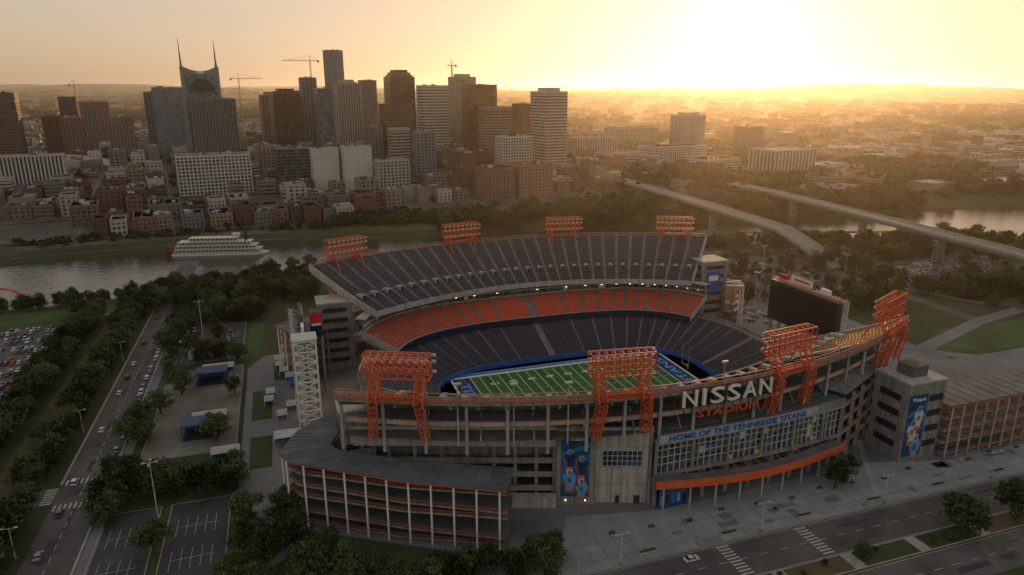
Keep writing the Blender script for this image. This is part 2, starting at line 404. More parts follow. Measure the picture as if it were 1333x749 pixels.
for j in range(0,len(G)-1):
    mb.box(G[j][0]+1,G[j][1]+5.8,1.5,2.2,.2,3,DARK)
    if j%2: mb.box(G[j][0],G[j][1]+5.7,9.3,1.2,.3,.2,LAMP)
for z in (5.2,8.4): mb.strip(G,5.4,5.9,z,z+.5,CONC)
for z in (5.5,11,16.5,22): mb.strip(E,0,14,z,z+.7,CONCD); mb.strip(E,-.3,.1,z+.1,z+1.7,CONC); mb.strip(E,-.45,-.32,z+1.5,z+1.8,RED)
mb.strip(E,9,9.6,0,27,CONCD)
for x,y in E: mb.box(x,y+.6,12.5,1.4,1.4,25,CONC,-.5)
mb.strip(E,0,14,26.8,27.4,CONC)
CP=[(-19+i*4.4, -99.5-5.5*math.sin(math.pi*min(1,(i+1)/18))) for i in range(18)]
mb.strip(CP,0,.5,9.4,12.0,RED); mb.strip(CP,.6,4.6,11.2,11.6,RED,mt=CONCD)
for i in range(1,18): mb.beam((CP[i][0],CP[i][1]+.5,10.9),(CP[i][0],-96.5,10.9),.3,RED)
for i in range(1,18,2): mb.cyl((CP[i][0],CP[i][1]+3.5,0),(CP[i][0],CP[i][1]+3.5,11.1),.35,.35,8,CONCL)
def barc(x,y,z):
    u=-13+x; return (u,-96+5.5*(max(0,u-15)/57)**2-.6-z,23.1+y)
mb.strip([p for p in G if p[0]<50],-.45,-.33,22.85,25.5,mat('banner_grey',(.36,.39,.45),.7))
text_into(mb,'HOME OF THE TENNESSEE TITANS',54,2.0,barc,BLUE,.15,.02)
mb.obj('east_glass_facade',st)
mb=MB()
ring=[NO(s) for s in [-1+2*i/56 for i in range(57)]]
mb.strip(ring,14,14.5,12,33,CONC)
mb.strip(ring,3.5,14,31,31.6,CONC); mb.strip(ring,3.2,3.5,31.1,32.8,CONCL); mb.strip(ring,3.0,3.15,32.6,32.9,RED)
mb.strip(ring,3.5,14,25.9,26.3,CONCD)
BR=mat('concourse_stalls',(.26,.18,.12),.8,.7,.5)
for j in range(57):
    x,y=ring[j]; a=ring[max(0,j-1)];b_=ring[min(56,j+1)]; l=math.hypot(b_[0]-a[0],b_[1]-a[1]); n=(-(b_[1]-a[1])/l,(b_[0]-a[0])/l)
    rt=math.atan2(b_[1]-a[1],b_[0]-a[0])
    if j%3==0: mb.cyl((x+n[0]*2.6,y+n[1]*2.6,22),(x+n[0]*2.6,y+n[1]*2.6,EH-1.8),.55,.55,10,CONCL); mb.box(x+n[0]*2.6,y+n[1]*2.6,EH-1.8,2,2,.8,CONC,rt)
    if j%2==0: mb.box(x+n[0]*12.2,y+n[1]*12.2,28.1,2.6,2,3.4,BR,rt)
    if random.random()<.6: mb.box(x+n[0]*11.1,y+n[1]*11.1,29.0,random.uniform(.4,1.2),.12,.35,LAMP,rt)
    if random.random()<.3: mb.box(x+n[0]*5,y+n[1]*5,30.6,.6,.3,.2,LAMP,rt)
    mb.box(x+n[0]*13.8,y+n[1]*13.8,29.5,1.6,.3,2,DARK,rt)
    if j%4==2: mb.beam((x+n[0]*3.3,y+n[1]*3.3,26),(x+n[0]*9,y+n[1]*9,33),.5,CONC)
mb.obj('east_concourse',st)
# sign letters
mb=MB()
def rimc(u0,z0,off=1.6):
    def f(x,y,z):
        u=u0+x; s=u/112; return (u,-(98-30*s*s)-off-z,z0+y)
    return f
for i,ch in enumerate('NISSAN'):
    wd_=5.0 if ch!='I' else 1.1; x0=[0,6.9,9.9,16.1,22.2,28.6][i]
    text_into(mb,ch,wd_ if ch!='S' else 4.8,5.3,rimc(-11+x0,35.9),WHITE,.8,bold=.0)
text_into(mb,'STADIUM',23,2.4,rimc(-5.5,31.8),RED,.5,bold=.0)
for x in range(-10,24,3):
    s=x/112; y=-(98-30*s*s)-.9; mb.beam((x,y,30),(x,y,41.3),.18,DARK)
for z in (35.5,38.5,41.3):
    mb.strip([(x,-(98-30*(x/112)**2)) for x in range(-11,25,5)],-1.05,-.8,z,z+.2,DARK)
mb.obj('stadium_name_sign')
def lattice(mb,p,q,w,m,n=6,r=.28):
    p=Vector(p);q=Vector(q);d=(q-p).normalized(); up=Vector((0,0,1)) if abs(d.z)<.9 else Vector((1,0,0))
    a=d.cross(up).normalized()*w/2;b=a.cross(d).normalized()*w/2
    cs=[a+b,a-b,-a-b,-a+b]
    for c in cs: mb.beam(p+c,q+c,r,m)
    for i in range(n):
        s=p+(q-p)*(i/n);e=p+(q-p)*((i+1)/n)
        for k in range(4):
            mb.beam(s+cs[k],e+cs[(k+1)%4],r*.6,m); mb.beam(s+cs[k],s+cs[(k+1)%4],r*.6,m)
def rack(u,fn,h,sg,z0,zf):
    mb=MB(); s=u/112; x,y=fn(s); x2,y2=fn(s+.01); T=Vector((x2-x,y2-y,0)).normalized(); Nn=Vector((-T.y,T.x,0))
    if Nn.y*sg<0: Nn=-Nn
    C=Vector((x,y,0)); pt=lambda a,b,z:C+T*a+Nn*b+Vector((0,0,z))
    zs=(z0,z0+3.5,z0+7)
    for b in (-3.5,.5):
        for z in zs: mb.beam(pt(-10,b,z),pt(10,b,z),.38,RED)
        for i in range(9):
            a=-10+i*2.5; mb.beam(pt(a,b,z0),pt(a,b,z0+7),.22,RED)
            if i<8:
                mb.beam(pt(a,b,z0),pt(a+2.5,b,z0+3.5),.16,RED); mb.beam(pt(a+2.5,b,z0+3.5),pt(a,b,z0+7),.16,RED)
    for i in range(9):
        a=-10+i*2.5
        for z in zs: mb.beam(pt(a,-3.5,z),pt(a,.5,z),.2,RED)
        mb.beam(pt(a,-3.5,z0),pt(a,.5,z0+3.5),.15,RED)
        for z in (z0+1,z0+4.3,z0+6.3): mb.box(*pt(a+.6,-4.1,z),1.3,.5,.8,STEEL,math.atan2(T.y,T.x))
    for a in (-7,7):
        lattice(mb,pt(a,-1.5,z0),pt(a,2.4,h-1),2.6,RED,4,.3)
        lattice(mb,pt(a,2.4,h-1),pt(a*1.18,-.4,zf),2.5,RED,6,.3)
        mb.beam(pt(a,-3.5,z0),pt(a,-8,h-3),.4,RED)
    lattice(mb,pt(-7,1.5,h+1),pt(7,1.5,h+1),1.6,RED,8,.22)
    mb.obj('floodlight_truss')
for u in (-95,-30,32,95):
    rack(u,FO,47,1,52,30); rack(u,NO,EH,-1,47.8,27.6)
# ramps
def ramp(sgu,sgv,nm='access_ramp'):
    mb=MB(); q=lambda p:(p[0]*sgu,p[1]*sgv)
    front=[(-116,-44),(-124,-50),(-130.5,-63),(-127,-69),(-97.5,-88),(-69,-102)]
    back=[(-106,-51),(-111,-55),(-115,-63),(-112,-66.5),(-92,-78),(-63,-90.5)]
    ins=lambda a,b,t:(a[0]+(b[0]-a[0])*t,a[1]+(b[1]-a[1])*t)
    fr=[ins(f,b,.14) for f,b in zip(front,back)]; bk=[ins(f,b,.92) for f,b in zip(front,back)]
    for li,z in enumerate((0.3,4.8,9.3,13.6,17.2)):
        for j in range(5):
            dz=[0,.2,.6,1.0,2.2,4.2]
            za=z-(dz[j] if li%2 else -0) *.6; zb=z-(dz[j+1] if li%2 else 0)*.6
            p=[fr[j],fr[j+1],bk[j+1],bk[j]]; zz=[za,zb,zb,za]
            lo=[(*q(a),b) for a,b in zip(p,zz)]; hi=[(x,y,w+.4) for x,y,w in lo]
            mb.hexa(lo+hi,CONCD)
            for (a,b_) in ((fr[j],fr[j+1]),(bk[j],bk[j+1])):
                a=q(a);b_=q(b_)
                mb.beam((*a,za+.35),(*b_,zb+.35),.3,CONC,.55); mb.beam((*a,za+1.55),(*b_,zb+1.55),.1,RED,.12); mb.beam((*a,za+1.1),(*b_,zb+1.1),.06,RED,.06)
                L_=math.hypot(a[0]-b_[0],a[1]-b_[1]); n=int(L_/2.2)+1
                for i in range(n):
                    t=i/n; x=a[0]+(b_[0]-a[0])*t;y=a[1]+(b_[1]-a[1])*t;zc=za+(zb-za)*t; mb.beam((x,y,zc+.6),(x,y,zc+1.5),.08,RED)
    zr=[22.8,22.5,22,21.5,20.5,19.6]
    for j in range(5):
        p=[front[j],front[j+1],back[j+1],back[j]]
        zz=[zr[j],zr[j+1],zr[j+1],zr[j]]; lo=[(*q(a),b-.3) for a,b in zip(p,zz)]; hi=[(x,y,w+.26) for x,y,w in lo]
        mb.hexa(lo+hi,RED)
        mb.hexa([(x,y,z+.03) for x,y,z in hi]+[(x,y,z+.45) for x,y,z in hi],ROOF)
        for k in range(1,6):
            a=ins(front[j],front[j+1],k/6);b_=ins(back[j],back[j+1],k/6); zt=zr[j]+(zr[j+1]-zr[j])*k/6+.42
            mb.beam((*q(a),zt),(*q(b_),zt),.12,CONCD,.14)
    for path,n in ((front,15),(back,13)):
        L_=[0]
        for a,b_ in zip(path[:-1],path[1:]): L_.append(L_[-1]+math.hypot(a[0]-b_[0],a[1]-b_[1]))
        for i in range(n):
            d=L_[-1]*(i+.3)/(n-.4); x=np.interp(d,L_,[p[0] for p in path]);y=np.interp(d,L_,[p[1] for p in path]); zt=np.interp(d,L_,zr)
            c=q((x,y)); mb.cyl((*c,0),(*c,zt-.35),.3,.3,8,WHITE if path is front else CONCL)
    mb.obj(nm,st)
ramp(1,1); ramp(1,-1); ramp(-1,-1)
mb=MB()
for li,z in enumerate((.3,5,9.8,14.6)):
    mb.prism([(99,-101),(185,-101),(185,-88),(99,-88)],z,z+.5,CONCD)
    for y in (-101.1,-87.9):
        mb.beam((99,y,z+.55),(185,y,z+.55),.3,CONC,.7); mb.beam((99,y,z+1.7),(185,y,z+1.7),.12,RED,.14)
        for i in range(40): mb.beam((99+i*2.15,y,z+.9),(99+i*2.15,y,z+1.65),.08,RED)
    mb.hexa([(104,-98,z+.6),(180,-98,z+4.7),(180,-94,z+4.7),(104,-94,z+.6),(104,-98,z+.9),(180,-98,z+5.0),(180,-94,z+5.0),(104,-94,z+.9)],CONC)
mb.prism([(99,-102.5),(186,-102.5),(186,-86.5),(99,-86.5)],20,20.35,RED); mb.prism([(99,-102.4),(186,-102.4),(186,-86.6),(99,-86.6)],20.38,20.9,ROOF)
for i in range(1,18): mb.box(99+i*5,-94.5,20.93,.12,15.6,.1,CONCD)
for i in range(16):
    for y in (-102.2,-87): mb.cyl((100.5+i*5.6,y,0),(100.5+i*5.6,y,19.98),.32,.32,8,CONCL)
mb.obj('access_ramp_north',st)
def poster(mb,o,T,Nn,W,H,seed=0):
    o=Vector(o);P_=lambda a,b,c=0:o+T*a+Vector((0,0,b))+Nn*c
    def pl(pts,c,m): mb.face([P_(a*W,b*H,c) for a,b in pts],m)
    def el(cx,cy,rx,ry,c,m,n=14): pl([(cx+rx*math.cos(2*math.pi*i/n),cy+ry*math.sin(2*math.pi*i/n)) for i in range(n)],c,m)
    mb.hexa([P_(0,0),P_(W,0),P_(W,0,.1),P_(0,0,.1),P_(0,H),P_(W,H),P_(W,H,.1),P_(0,H,.1)],mat('poster_blue',(.02,.07,.18),.5,.35,.6))
    SK=mat('poster_skin',(.22,.11,.07)); PW=mat('poster_white',(.5,.52,.55),.6,1.,.3); PN=mat('poster_navy2',(.02,.04,.12))
    pl([(0,.25),(1,.45),(1,.7),(0,.55)],.11,mat('poster_mid',(.03,.11,.3),.5,.5,.4)); pl([(0,.62),(1,.8),(1,.86),(0,.7)],.115,mat('poster_teal',(.03,.2,.35)))
    rg=random.Random(seed)
    fig=((.3,.66,1.05),(.72,.55,1.15),(.3,.34,1.2),(.72,.2,1.15)) if seed==0 else ((.62,.7,1.3),(.36,.48,1.35),(.66,.22,1.45))
    for cx,cy,s in fig:
        jer=rg.choice((CYAN,PW,CYAN,PN))
        pl([(cx-.22*s,cy-.05*s),(cx-.15*s,cy+.025*s),(cx+.15*s,cy+.03*s),(cx+.23*s,cy-.04*s),(cx+.13*s,cy-.14*s),(cx+.1*s,cy-.22*s),(cx-.12*s,cy-.22*s),(cx-.12*s,cy-.13*s)],.13+cy*.02,jer)
        pl([(cx-.24*s,cy-.05*s),(cx-.16*s,cy-.04*s),(cx-.06*s,cy-.13*s),(cx-.12*s,cy-.16*s)],.16,SK)
        pl([(cx+.24*s,cy-.05*s),(cx+.17*s,cy-.04*s),(cx+.2*s,cy-.15*s),(cx+.27*s,cy-.14*s)],.16,SK)
        pl([(cx-.12*s,cy-.17*s),(cx+.1*s,cy-.17*s),(cx+.1*s,cy-.22*s),(cx-.12*s,cy-.22*s)],.165,RED)
        el(cx,cy+.055*s,.1*s,.045*s,.17,PW if jer is CYAN else CYAN); el(cx+.015,cy+.043*s,.06*s,.026*s,.18,SK)
        pl([(cx-.015,cy+.065*s),(cx+.015,cy+.065*s),(cx+.02,cy+.1*s),(cx-.02,cy+.1*s)],.19,RED)
        pl([(cx-.05*s,cy-.03*s),(cx-.015*s,cy-.03*s),(cx-.015*s,cy-.09*s),(cx-.05*s,cy-.09*s)],.18,NAVY); pl([(cx+.015*s,cy-.03*s),(cx+.05*s,cy-.03*s),(cx+.05*s,cy-.09*s),(cx+.015*s,cy-.09*s)],.18,NAVY)
    text_into(mb,'Titans',W*.75,H*.055,lambda x,y,z:P_(W*.12+x,H*.9+y,.2+z),WHITE,.05)
T=Vector((dr.x,dr.y,0)); NO_=Vector((-nin.x,-nin.y,0)); p=onL(-44.6)-nin*1.25
mb=MB(); poster(mb,(p.x,p.y,3),T,NO_,9.2,22.5); mb.obj('player_banner')
mb=MB(); mb.box(90,-92,15,17,15,30,CONC); mb.box(90,-92,30.4,17.6,15.6,.8,CONCL)
for z in (6,12,18,24): mb.box(94.5,-99.7,z,6,.2,2.4,DARK); mb.box(81.4,-92,z,.2,9,2.4,DARK)
mb.box(90,-92,32.8,7,7,4,CONCD); mb.obj('stair_pylon')
mb=MB(); poster(mb,(82.2,-99.65,2),Vector((1,0,0)),Vector((0,-1,0)),8.4,24,3); mb.obj('player_banner')
for (x,y,w_,d_,h_) in ((-103,62,16,14,33),(104,58,16,14,38),(-106,-56,11,12,32)):
    mb=MB(); mb.box(x,y,h_/2,w_,d_,h_,CONC); mb.box(x,y,h_+.4,w_+.6,d_+.6,.8,CONCL)
    for z in range(5,int(h_)-2,5): mb.box(x,y-d_/2-.1,z,w_*.7,.3,2,DARK); mb.box(x-w_/2-.1,y,z,.3,d_*.7,2,DARK)
    mb.obj('stair_pylon')
mb=MB(); mb.box(103,50.7,27,9,.3,12,BLUE); mb.box(103,50.5,29,6,.2,3,WHITE); mb.obj('team_banner')
def board(x,face,nm,v0=-22,v1=26):
    mb=MB(); xb=x; vm=(v0+v1)/2
    mb.box(xb,vm,23,3,v1-v0,21,DARK)
    mb.box(xb+face*1.6,vm,24.2,.2,(v1-v0)*.94,16,mat('led_screen_off',(.012,.012,.016),.35))
    mb.box(xb+face*1.6,vm,14.3,.2,(v1-v0)*.94,2.4,NAVY)
    for k in range(8):
        v=v0+1+(v1-v0-2)*k/7
        lattice(mb,(xb-face*4,v,0),(xb-face*4,v,34.5),2.0,STEEL,12,.3)
        for z in (13,20,27,33.5): mb.beam((xb-face*1.5,v,z),(xb-face*4,v,z),.3,STEEL)
        mb.cyl((xb,v,0),(xb,v,12.5),.6,.6,8,CONC)
    for z in (13,20,27,34): mb.beam((xb-face*4,v0,z),(xb-face*4,v1,z),.35,STEEL)
    mb.beam((xb,v0,34.6),(xb,v1,34.6),.5,RED)
    mb.box(xb,vm+2,37.5,1.2,17,4.5,CONCD); mb.box(xb+face*.7,vm+2,37.5,.15,15.5,3.6,WHITE); mb.box(xb+face*.8,vm+2,37.5,.15,11,1.2,RED)
    mb.box(xb,vm+16,36.4,1.2,6,2.6,mat('sponsor_red',(.5,.03,.03))); mb.box(xb,vm-14,36.4,1.2,6,2.6,WHITE)
    mb.obj(nm)
board(123,-1,'video_board'); board(-119,1,'video_board',6,50)
# tall white truss stair tower at the south end
mb=MB(); tx,ty,hw=-119,-1,4.2
for a in (-hw,hw):
    for b_ in (-hw,hw): mb.beam((tx+a,ty+b_,0),(tx+a,ty+b_,37),.55,WHITE)
for k in range(9):
    z=k*4.1
    for b_ in (-hw,hw): mb.beam((tx-hw,ty+b_,z),(tx+hw,ty+b_,z+4.1),.32,WHITE); mb.beam((tx+hw,ty+b_,z),(tx-hw,ty+b_,z+4.1),.32,WHITE); mb.beam((tx-hw,ty+b_,z+4.1),(tx+hw,ty+b_,z+4.1),.4,WHITE)
    for a in (-hw,hw): mb.beam((tx+a,ty-hw,z),(tx+a,ty+hw,z+4.1),.32,WHITE); mb.beam((tx+a,ty-hw,z+4.1),(tx+a,ty+hw,z+4.1),.4,WHITE)
    mb.box(tx,ty,z+.1,6,3,.2,CONCL); mb.beam((tx-3,ty-1,z+.2),(tx+3,ty-1,z+4.1),1.0,STEEL,.2)
mb.box(tx,ty,37.6,9.5,9.5,.7,STEEL); mb.obj('steel_stair_tower')
mb=MB(); mb.box(-113,30,33,5,5,11,NAVY); mb.box(-113,27.3,36,5.2,.3,5,mat('sponsor_red',(.5,.03,.03))); mb.box(-113,27.1,33,4,.2,1,WHITE)
for a in (-115,-111): mb.cyl((a,30,0),(a,30,28),.5,.5,8,CONC)
mb.obj('sponsor_sign')
# ------------------------------------------------------------------ grounds around the stadium
gm=MB()
gm.face([(x,y,.02) for x,y in [(-145,-60),(-60,-112),(190,-119),(190,70),(130,110),(-120,118),(-145,70)]],PAVE)
gm.obj('stadium_apron')
gm=MB(); gm.face([(x,y,.05) for x,y in [(-60,-118.6),(-46,-92),(-17,-98),(70,-96),(100,-104),(230,-104),(230,-118.6)]],PAVE2)
for i in range(14):
    x=-50+i*20; gm.box(x,-110,.07,.4,16,.03,KERB,-.35)
for i in range(56): gm.box(-52+i*5,-111,.062,.12,14.5,.02,CONCD)
for y in (-107,-114.5): gm.box(86,y,.063,284,.14,.02,CONCD)
for i in range(9): gm.box(-30+i*28,-115.5,.3,6,1.6,.5,KERB); gm.box(-30+i*28,-115.5,.58,5.4,1.1,.1,GRASS)
for i in range(30): gm.box(random.uniform(-45,220),random.uniform(-117,-105),.058,random.uniform(2,9),random.uniform(1,4),.01,PAVE)
gm.obj('plaza')
for i in range(16):
    mb=MB(); x=-36+i*13; y=-104.5-(i%3)
    for a in (-.8,.8): mb.box(x+a,y,.25,.12,.5,.4,DARK)
    for k in range(4): mb.box(x,y-.22+k*.15,.48,2.0,.12,.06,BARK)
    for k in range(2): mb.box(x,y+.33,.68+k*.18,2.0,.05,.12,BARK)
    for a in (-.8,.8): mb.beam((x+a,y+.3,.4),(x+a,y+.36,.95),.06,DARK)
    mb.obj('park_bench')
rd=MB()
rd.box(60,-127,.03,560,15,.06,ASPHL); rd.box(60,-148.5,.03,560,13,.06,ASPHL)
rd.box(60,-138,.08,560,7,.16,KERB)
for i in range(13):
    x=-60+i*24
    rd.box(x,-138,.18,20,6.2,.06,GRASS if i%3 else DIRT)
for i in range(70):
    x=-180+i*7
    rd.box(x,-127,.068,3,.16,.01,PAINT); rd.box(x,-148.5,.068,3,.16,.01,PAINT)
for y in (-119.9,-134.1,-142.3): rd.box(60,y,.068,560,.14,.01,PAINT)
for xx in (20,-8):
    for i in range(10): rd.box(xx,-120.6-i*1.35,.07,4,.55,.012,PAINT)
for i in range(36): rd.box(-140+i*12+random.uniform(-5,5),random.choice((-123.5,-130.5,-146,-151)),.066,random.uniform(4,14),random.uniform(.6,2.6),.008,ASPH)
rd.box(60,-119.1,.07,560,.35,.16,KERB)
rd.obj('riverside_street')
rd=MB()
rd.box(-195,60,.03,14,520,.06,ASPHL); rd.box(-187.4,100,.08,.8,400,.16,KERB); rd.box(-202.6,130,.08,.8,300,.16,KERB)
rd.box(-185,100,.06,3.4,400,.1,PAVE)
for i in range(60): rd.box(-195,-70+i*6,.068,.18,3,.01,PAINT)
for i in range(14): rd.box(-195+random.uniform(-3,3),-60+i*17,.066,random.uniform(.8,3),random.uniform(4,12),.008,ASPH)
rd.box(-255,-27,.032,106,11,.06,ASPHL)
for y in (-19,-35):
    for i in range(9): rd.box(-201+i*1.5,y,.072,.6,3.4,.012,PAINT)
for i in range(7): rd.box(-204.5,-31.5+i*1.5,.072,3.4,.6,.012,PAINT)
rd.obj('access_road')
def lot(name,u0,u1,v0,v1,m=ASPH,lines=True):
    mb=MB(); mb.box((u0+u1)/2,(v0+v1)/2,.03,u1-u0,v1-v0,.07,m)
    mb.strip([(u0,v0),(u1,v0),(u1,v1),(u0,v1)],-.1,.2,0,.18,KERB,closed=True)
    if lines:
        y=v0+6
        while y<v1-4:
            x=u0+3
            while x<u1-3: mb.box(x,y,.075,.12,9.6,.01,PAINT); x+=2.75
            mb.box((u0+u1)/2,y,.076,u1-u0-6,.12,.01,PAINT)
            y+=16.5
    mb.obj(name)
lot('parking_lot',-184,-168,-98,-45); lot('parking_lot',-165,-147,-98,-45); lot('parking_lot',-185,-148,86,144); lot('parking_lot',-290,-236,60,170,ASPHL)
GRV=mat('gravel',(.17,.155,.135),.95,.07,.4)
lot('gravel_lot',-180,-147,-12,76,GRV,lines=False)
lot('parking_lot',160,255,75,190,ASPHL); lot('parking_lot',150,255,205,260,ASPHL); lot('parking_lot',285,420,70,140,ASPHL); lot('parking_lot',275,400,165,215,ASPHL)
mb=MB()
mb.face([(x,y,.05) for x,y in [S(237,368),S(330,397),S(300,345),S(219,335)]],LAWN)
mb.face([(x,y,.03) for x,y in [(190,-80),(420,-80),(420,-30),(190,-30)]],PAVE)
mb.face([(-146,84,.03),(-138,84,.03),(-138,142,.03),(-146,142,.03)],LAWN)
mb.face([(-225,-60,.03),(-213,-60,.03),(-213,190,.03),(-225,190,.03)],DIRT)
mb.face([(-235,185,.03),(-150,195,.03),(-150,202,.03),(-235,195,.03)],PAVE)
mb.face([(-290,180,.035),(-210,192,.035),(-210,212,.035),(-300,205,.035)],LAWN)
for (a,b_,c,d) in ((-142,-134,10,40),(-142,-134,-30,-5),(-133,-125,50,75),(-140,-130,85,110),(-120,-100,120,150)):
    mb.face([(a,c,.06),(b_,c,.06),(b_,d,.06),(a,d,.06)],GRASS)
mb.obj('lawns_and_paths')
mb=MB()
mb.sheet([S(247,520),S(285,455),S(330,395),S(420,320)],-5,5,.06,ASPHL)
mb.sheet([S(180,520),S(250,470),S(300,420)],-3,3,.05,PAVE)
mb.sheet([S(200,340),S(260,318),S(400,280)],-4,4,.07,PAVE)
mb.sheet([(262,300),(266,200),(262,60),(258,-30)],-5,5,.045,ASPHL)
mb.sheet([(190,-14),(260,10),(420,40)],-4,4,.055,PAVE)
mb.sheet([(150,268),(270,280),(440,230)],-6,6,.05,ASPHL)
mb.obj('service_road')
mb=MB(); mb.sheet([(-150,-100),(-128,-80),(-100,-100),(-62,-114)],-2,2,.05,PAVE); mb.sheet([(-92,-98),(-84,-120)],-1.5,1.5,.07,PAVE); mb.obj('footpath')
def tent(u,v,w_,d_,h_,m,nm='event_tent',rot=0):
    mb=MB(); c,s_=math.cos(rot),math.sin(rot)
    def q(x,y,z): return (u+c*x-s_*y,v+s_*x+c*y,z)
    for a in (-1,1):
        for b_ in (-1,1): mb.beam(q(a*w_/2,b_*d_/2,0),q(a*w_/2,b_*d_/2,h_),.2,STEEL)
    mb.hexa([q(-w_/2,-d_/2,h_),q(w_/2,-d_/2,h_),q(w_/2,d_/2,h_),q(-w_/2,d_/2,h_),q(-w_/2,-.3,h_+1.8),q(w_/2,-.3,h_+1.8),q(w_/2,.3,h_+1.8),q(-w_/2,.3,h_+1.8)],m)
    mb.hexa([q(-w_/2,d_/2-.1,.1),q(w_/2,d_/2-.1,.1),q(w_/2,d_/2,.1),q(-w_/2,d_/2,.1),q(-w_/2,d_/2-.1,h_),q(w_/2,d_/2-.1,h_),q(w_/2,d_/2,h_),q(-w_/2,d_/2,h_)],BLUE)
    mb.obj(nm)
def stage(u,v):
    mb=MB(); mb.box(u,v,.6,13,8,1.2,DARK); mb.box(u,v+3.6,3.6,13,.4,4.8,BLUE); mb.box(u,v+3.35,4.4,7,.1,1.6,STEEL); mb.box(u,v,6.2,13.6,8.6,.5,mat('stage_roof',(.06,.09,.15)))
    for a in (-6.4,6.4):
        for b_ in (-3.8,3.8): lattice(mb,(u+a,v+b_,0),(u+a,v+b_,6),.5,BLUE,5,.12)
    mb.box(u-5,v-3,2.2,1.4,1.2,2,DARK); mb.box(u+5,v-3,2.2,1.4,1.2,2,DARK); mb.obj('event_stage')
stage(-160,58); stage(-160,4)
TW=mat('tent_fabric',(.5,.5,.48),.7,.5,.2)
tent(-158,16,13,4,2.6,TW); tent(-158,70,14,4,2.6,TW); tent(-150,-18,10,4,3,TW)
for i in range(9): tent(-136+random.random()*12,8+i*8,4,4,2.6,random.choice((TW,TW,STEEL,BLUE)))
tent(-128,-14,10,6,4,TW)
mb=MB()
mb.box(-11,-97.6,3.6,10,.4,6.6,mat('poster_mid2',(.03,.08,.2),.5,.5,.6))
for i in range(5): mb.box(-15+i*2,-97.85,3+.4*(i%2),1.2,.06,3.2,(CYAN,DARK,BLUE,CYAN,NAVY)[i]); mb.box(-15+i*2,-97.9,5.1+.4*(i%2),.6,.06,.8,mat('poster_skin',(.22,.11,.07)))
for a in (-15.8,-6.2): mb.cyl((a,-97.4,0),(a,-97.4,7),.2,.2,8,DARK)
mb.obj('entrance_mural')
mb=MB()
for (a,b_) in (((-146,-45),(-146,75)),((-180,78),(-147,78))):
    n=int(math.hypot(a[0]-b_[0],a[1]-b_[1])/3)
    for i in range(n+1):
        t=i/n; mb.beam((a[0]+(b_[0]-a[0])*t,a[1]+(b_[1]-a[1])*t,0),(a[0]+(b_[0]-a[0])*t,a[1]+(b_[1]-a[1])*t,2.2),.12,DARK)
    for z in (.3,1.2,2.1): mb.beam((*a,z),(*b_,z),.08,DARK)
mb.obj('fence')
# ------------------------------------------------------------------ trees
def make_tree(name,seed,h,cr,nclump,nleaf,ls,leaf):
    rg=random.Random(seed); mb=MB(); th=h*.36
    mb.cyl((0,0,-.3),(rg.uniform(-.2,.2),rg.uniform(-.2,.2),th),.035*h,.022*h,7,BARK)
    cl=[]
    for i in range(nclump):
        while True:
            p=Vector((rg.uniform(-1,1),rg.uniform(-1,1),rg.uniform(-1,1)))
            if .25<p.length<1: break
        k=1-.35*max(0,p.z)
        cl.append(Vector((p.x*cr*k,p.y*cr*k,h*.64+p.z*h*.36)))
    for i in range(6):
        c=cl[i]; mb.cyl((0,0,th*.85),tuple(c*.85),.014*h,.004*h,5,BARK)
    k=mb.mi(leaf)
    for c in cl:
        rr=cr*rg.uniform(.26,.44)
        for j in range(nleaf):
            d=Vector((rg.gauss(0,1),rg.gauss(0,1),rg.gauss(0,.8))).normalized()*rr*rg.random()**.4
            o=c+d; a=Vector((rg.gauss(0,1),rg.gauss(0,1),rg.gauss(0,.6))).normalized(); b_=a.orthogonal().normalized()
            s_=ls*rg.uniform(.6,1.3); a=a*s_; b_=b_*s_*.7
            i=len(mb.V); mb.V+= [tuple(o-a),tuple(o-b_),tuple(o+a),tuple(o+b_)]; mb.F.append((i,i+1,i+2,i+3)); mb.M.append(k)
    return mb.mesh(name)
TN=[make_tree('tree_mesh',i,9,3.8+.4*(i%3),30,46,.38,LEAF) for i in range(6)]
TF=[make_tree('far_tree_mesh',50+i,13,6.5,12,22,1.3,LEAFD) for i in range(5)]
def clump(seed):
    rg=random.Random(seed); mb=MB()
    k=mb.mi(LEAFD)
    for t in range(16):
        cx,cy=rg.uniform(-28,28),rg.uniform(-22,22); h=rg.uniform(8,15)
        mb.cyl((cx,cy,0),(cx,cy,h*.5),.4,.3,5,BARK)
        for j in range(30):
            d=Vector((rg.gauss(0,1),rg.gauss(0,1),rg.gauss(0,.8))).normalized()*rg.random()**.3
            o=Vector((cx+d.x*6,cy+d.y*6,h*.62+d.z*h*.4)); a=Vector((rg.gauss(0,1),rg.gauss(0,1),rg.gauss(0,.5))).normalized(); b_=a.orthogonal().normalized()
            a=a*2.5;b_=b_*2.; i=len(mb.V); mb.V+=[tuple(o-a),tuple(o-b_),tuple(o+a),tuple(o+b_)]; mb.F.append((i,i+1,i+2,i+3)); mb.M.append(k)
    return mb.mesh('tree_clump_mesh')
TC=[clump(90+i) for i in range(4)]
def put(me,u,v,z,s,name,parent=None):
    o=bpy.data.objects.new(name,me); o.location=(u,v,z); o.rotation_euler=(0,0,random.uniform(0,6.28)); o.scale=(s*random.uniform(.9,1.1),s*random.uniform(.9,1.1),s*random.uniform(.85,1.15))
    COL.objects.link(o)
    if parent: o.parent=parent
def tree(u,v,s=1.): put(random.choice(TN),u,v,TZ(u,v),s,'shade_tree')
J=lambda a:random.uniform(-a,a)
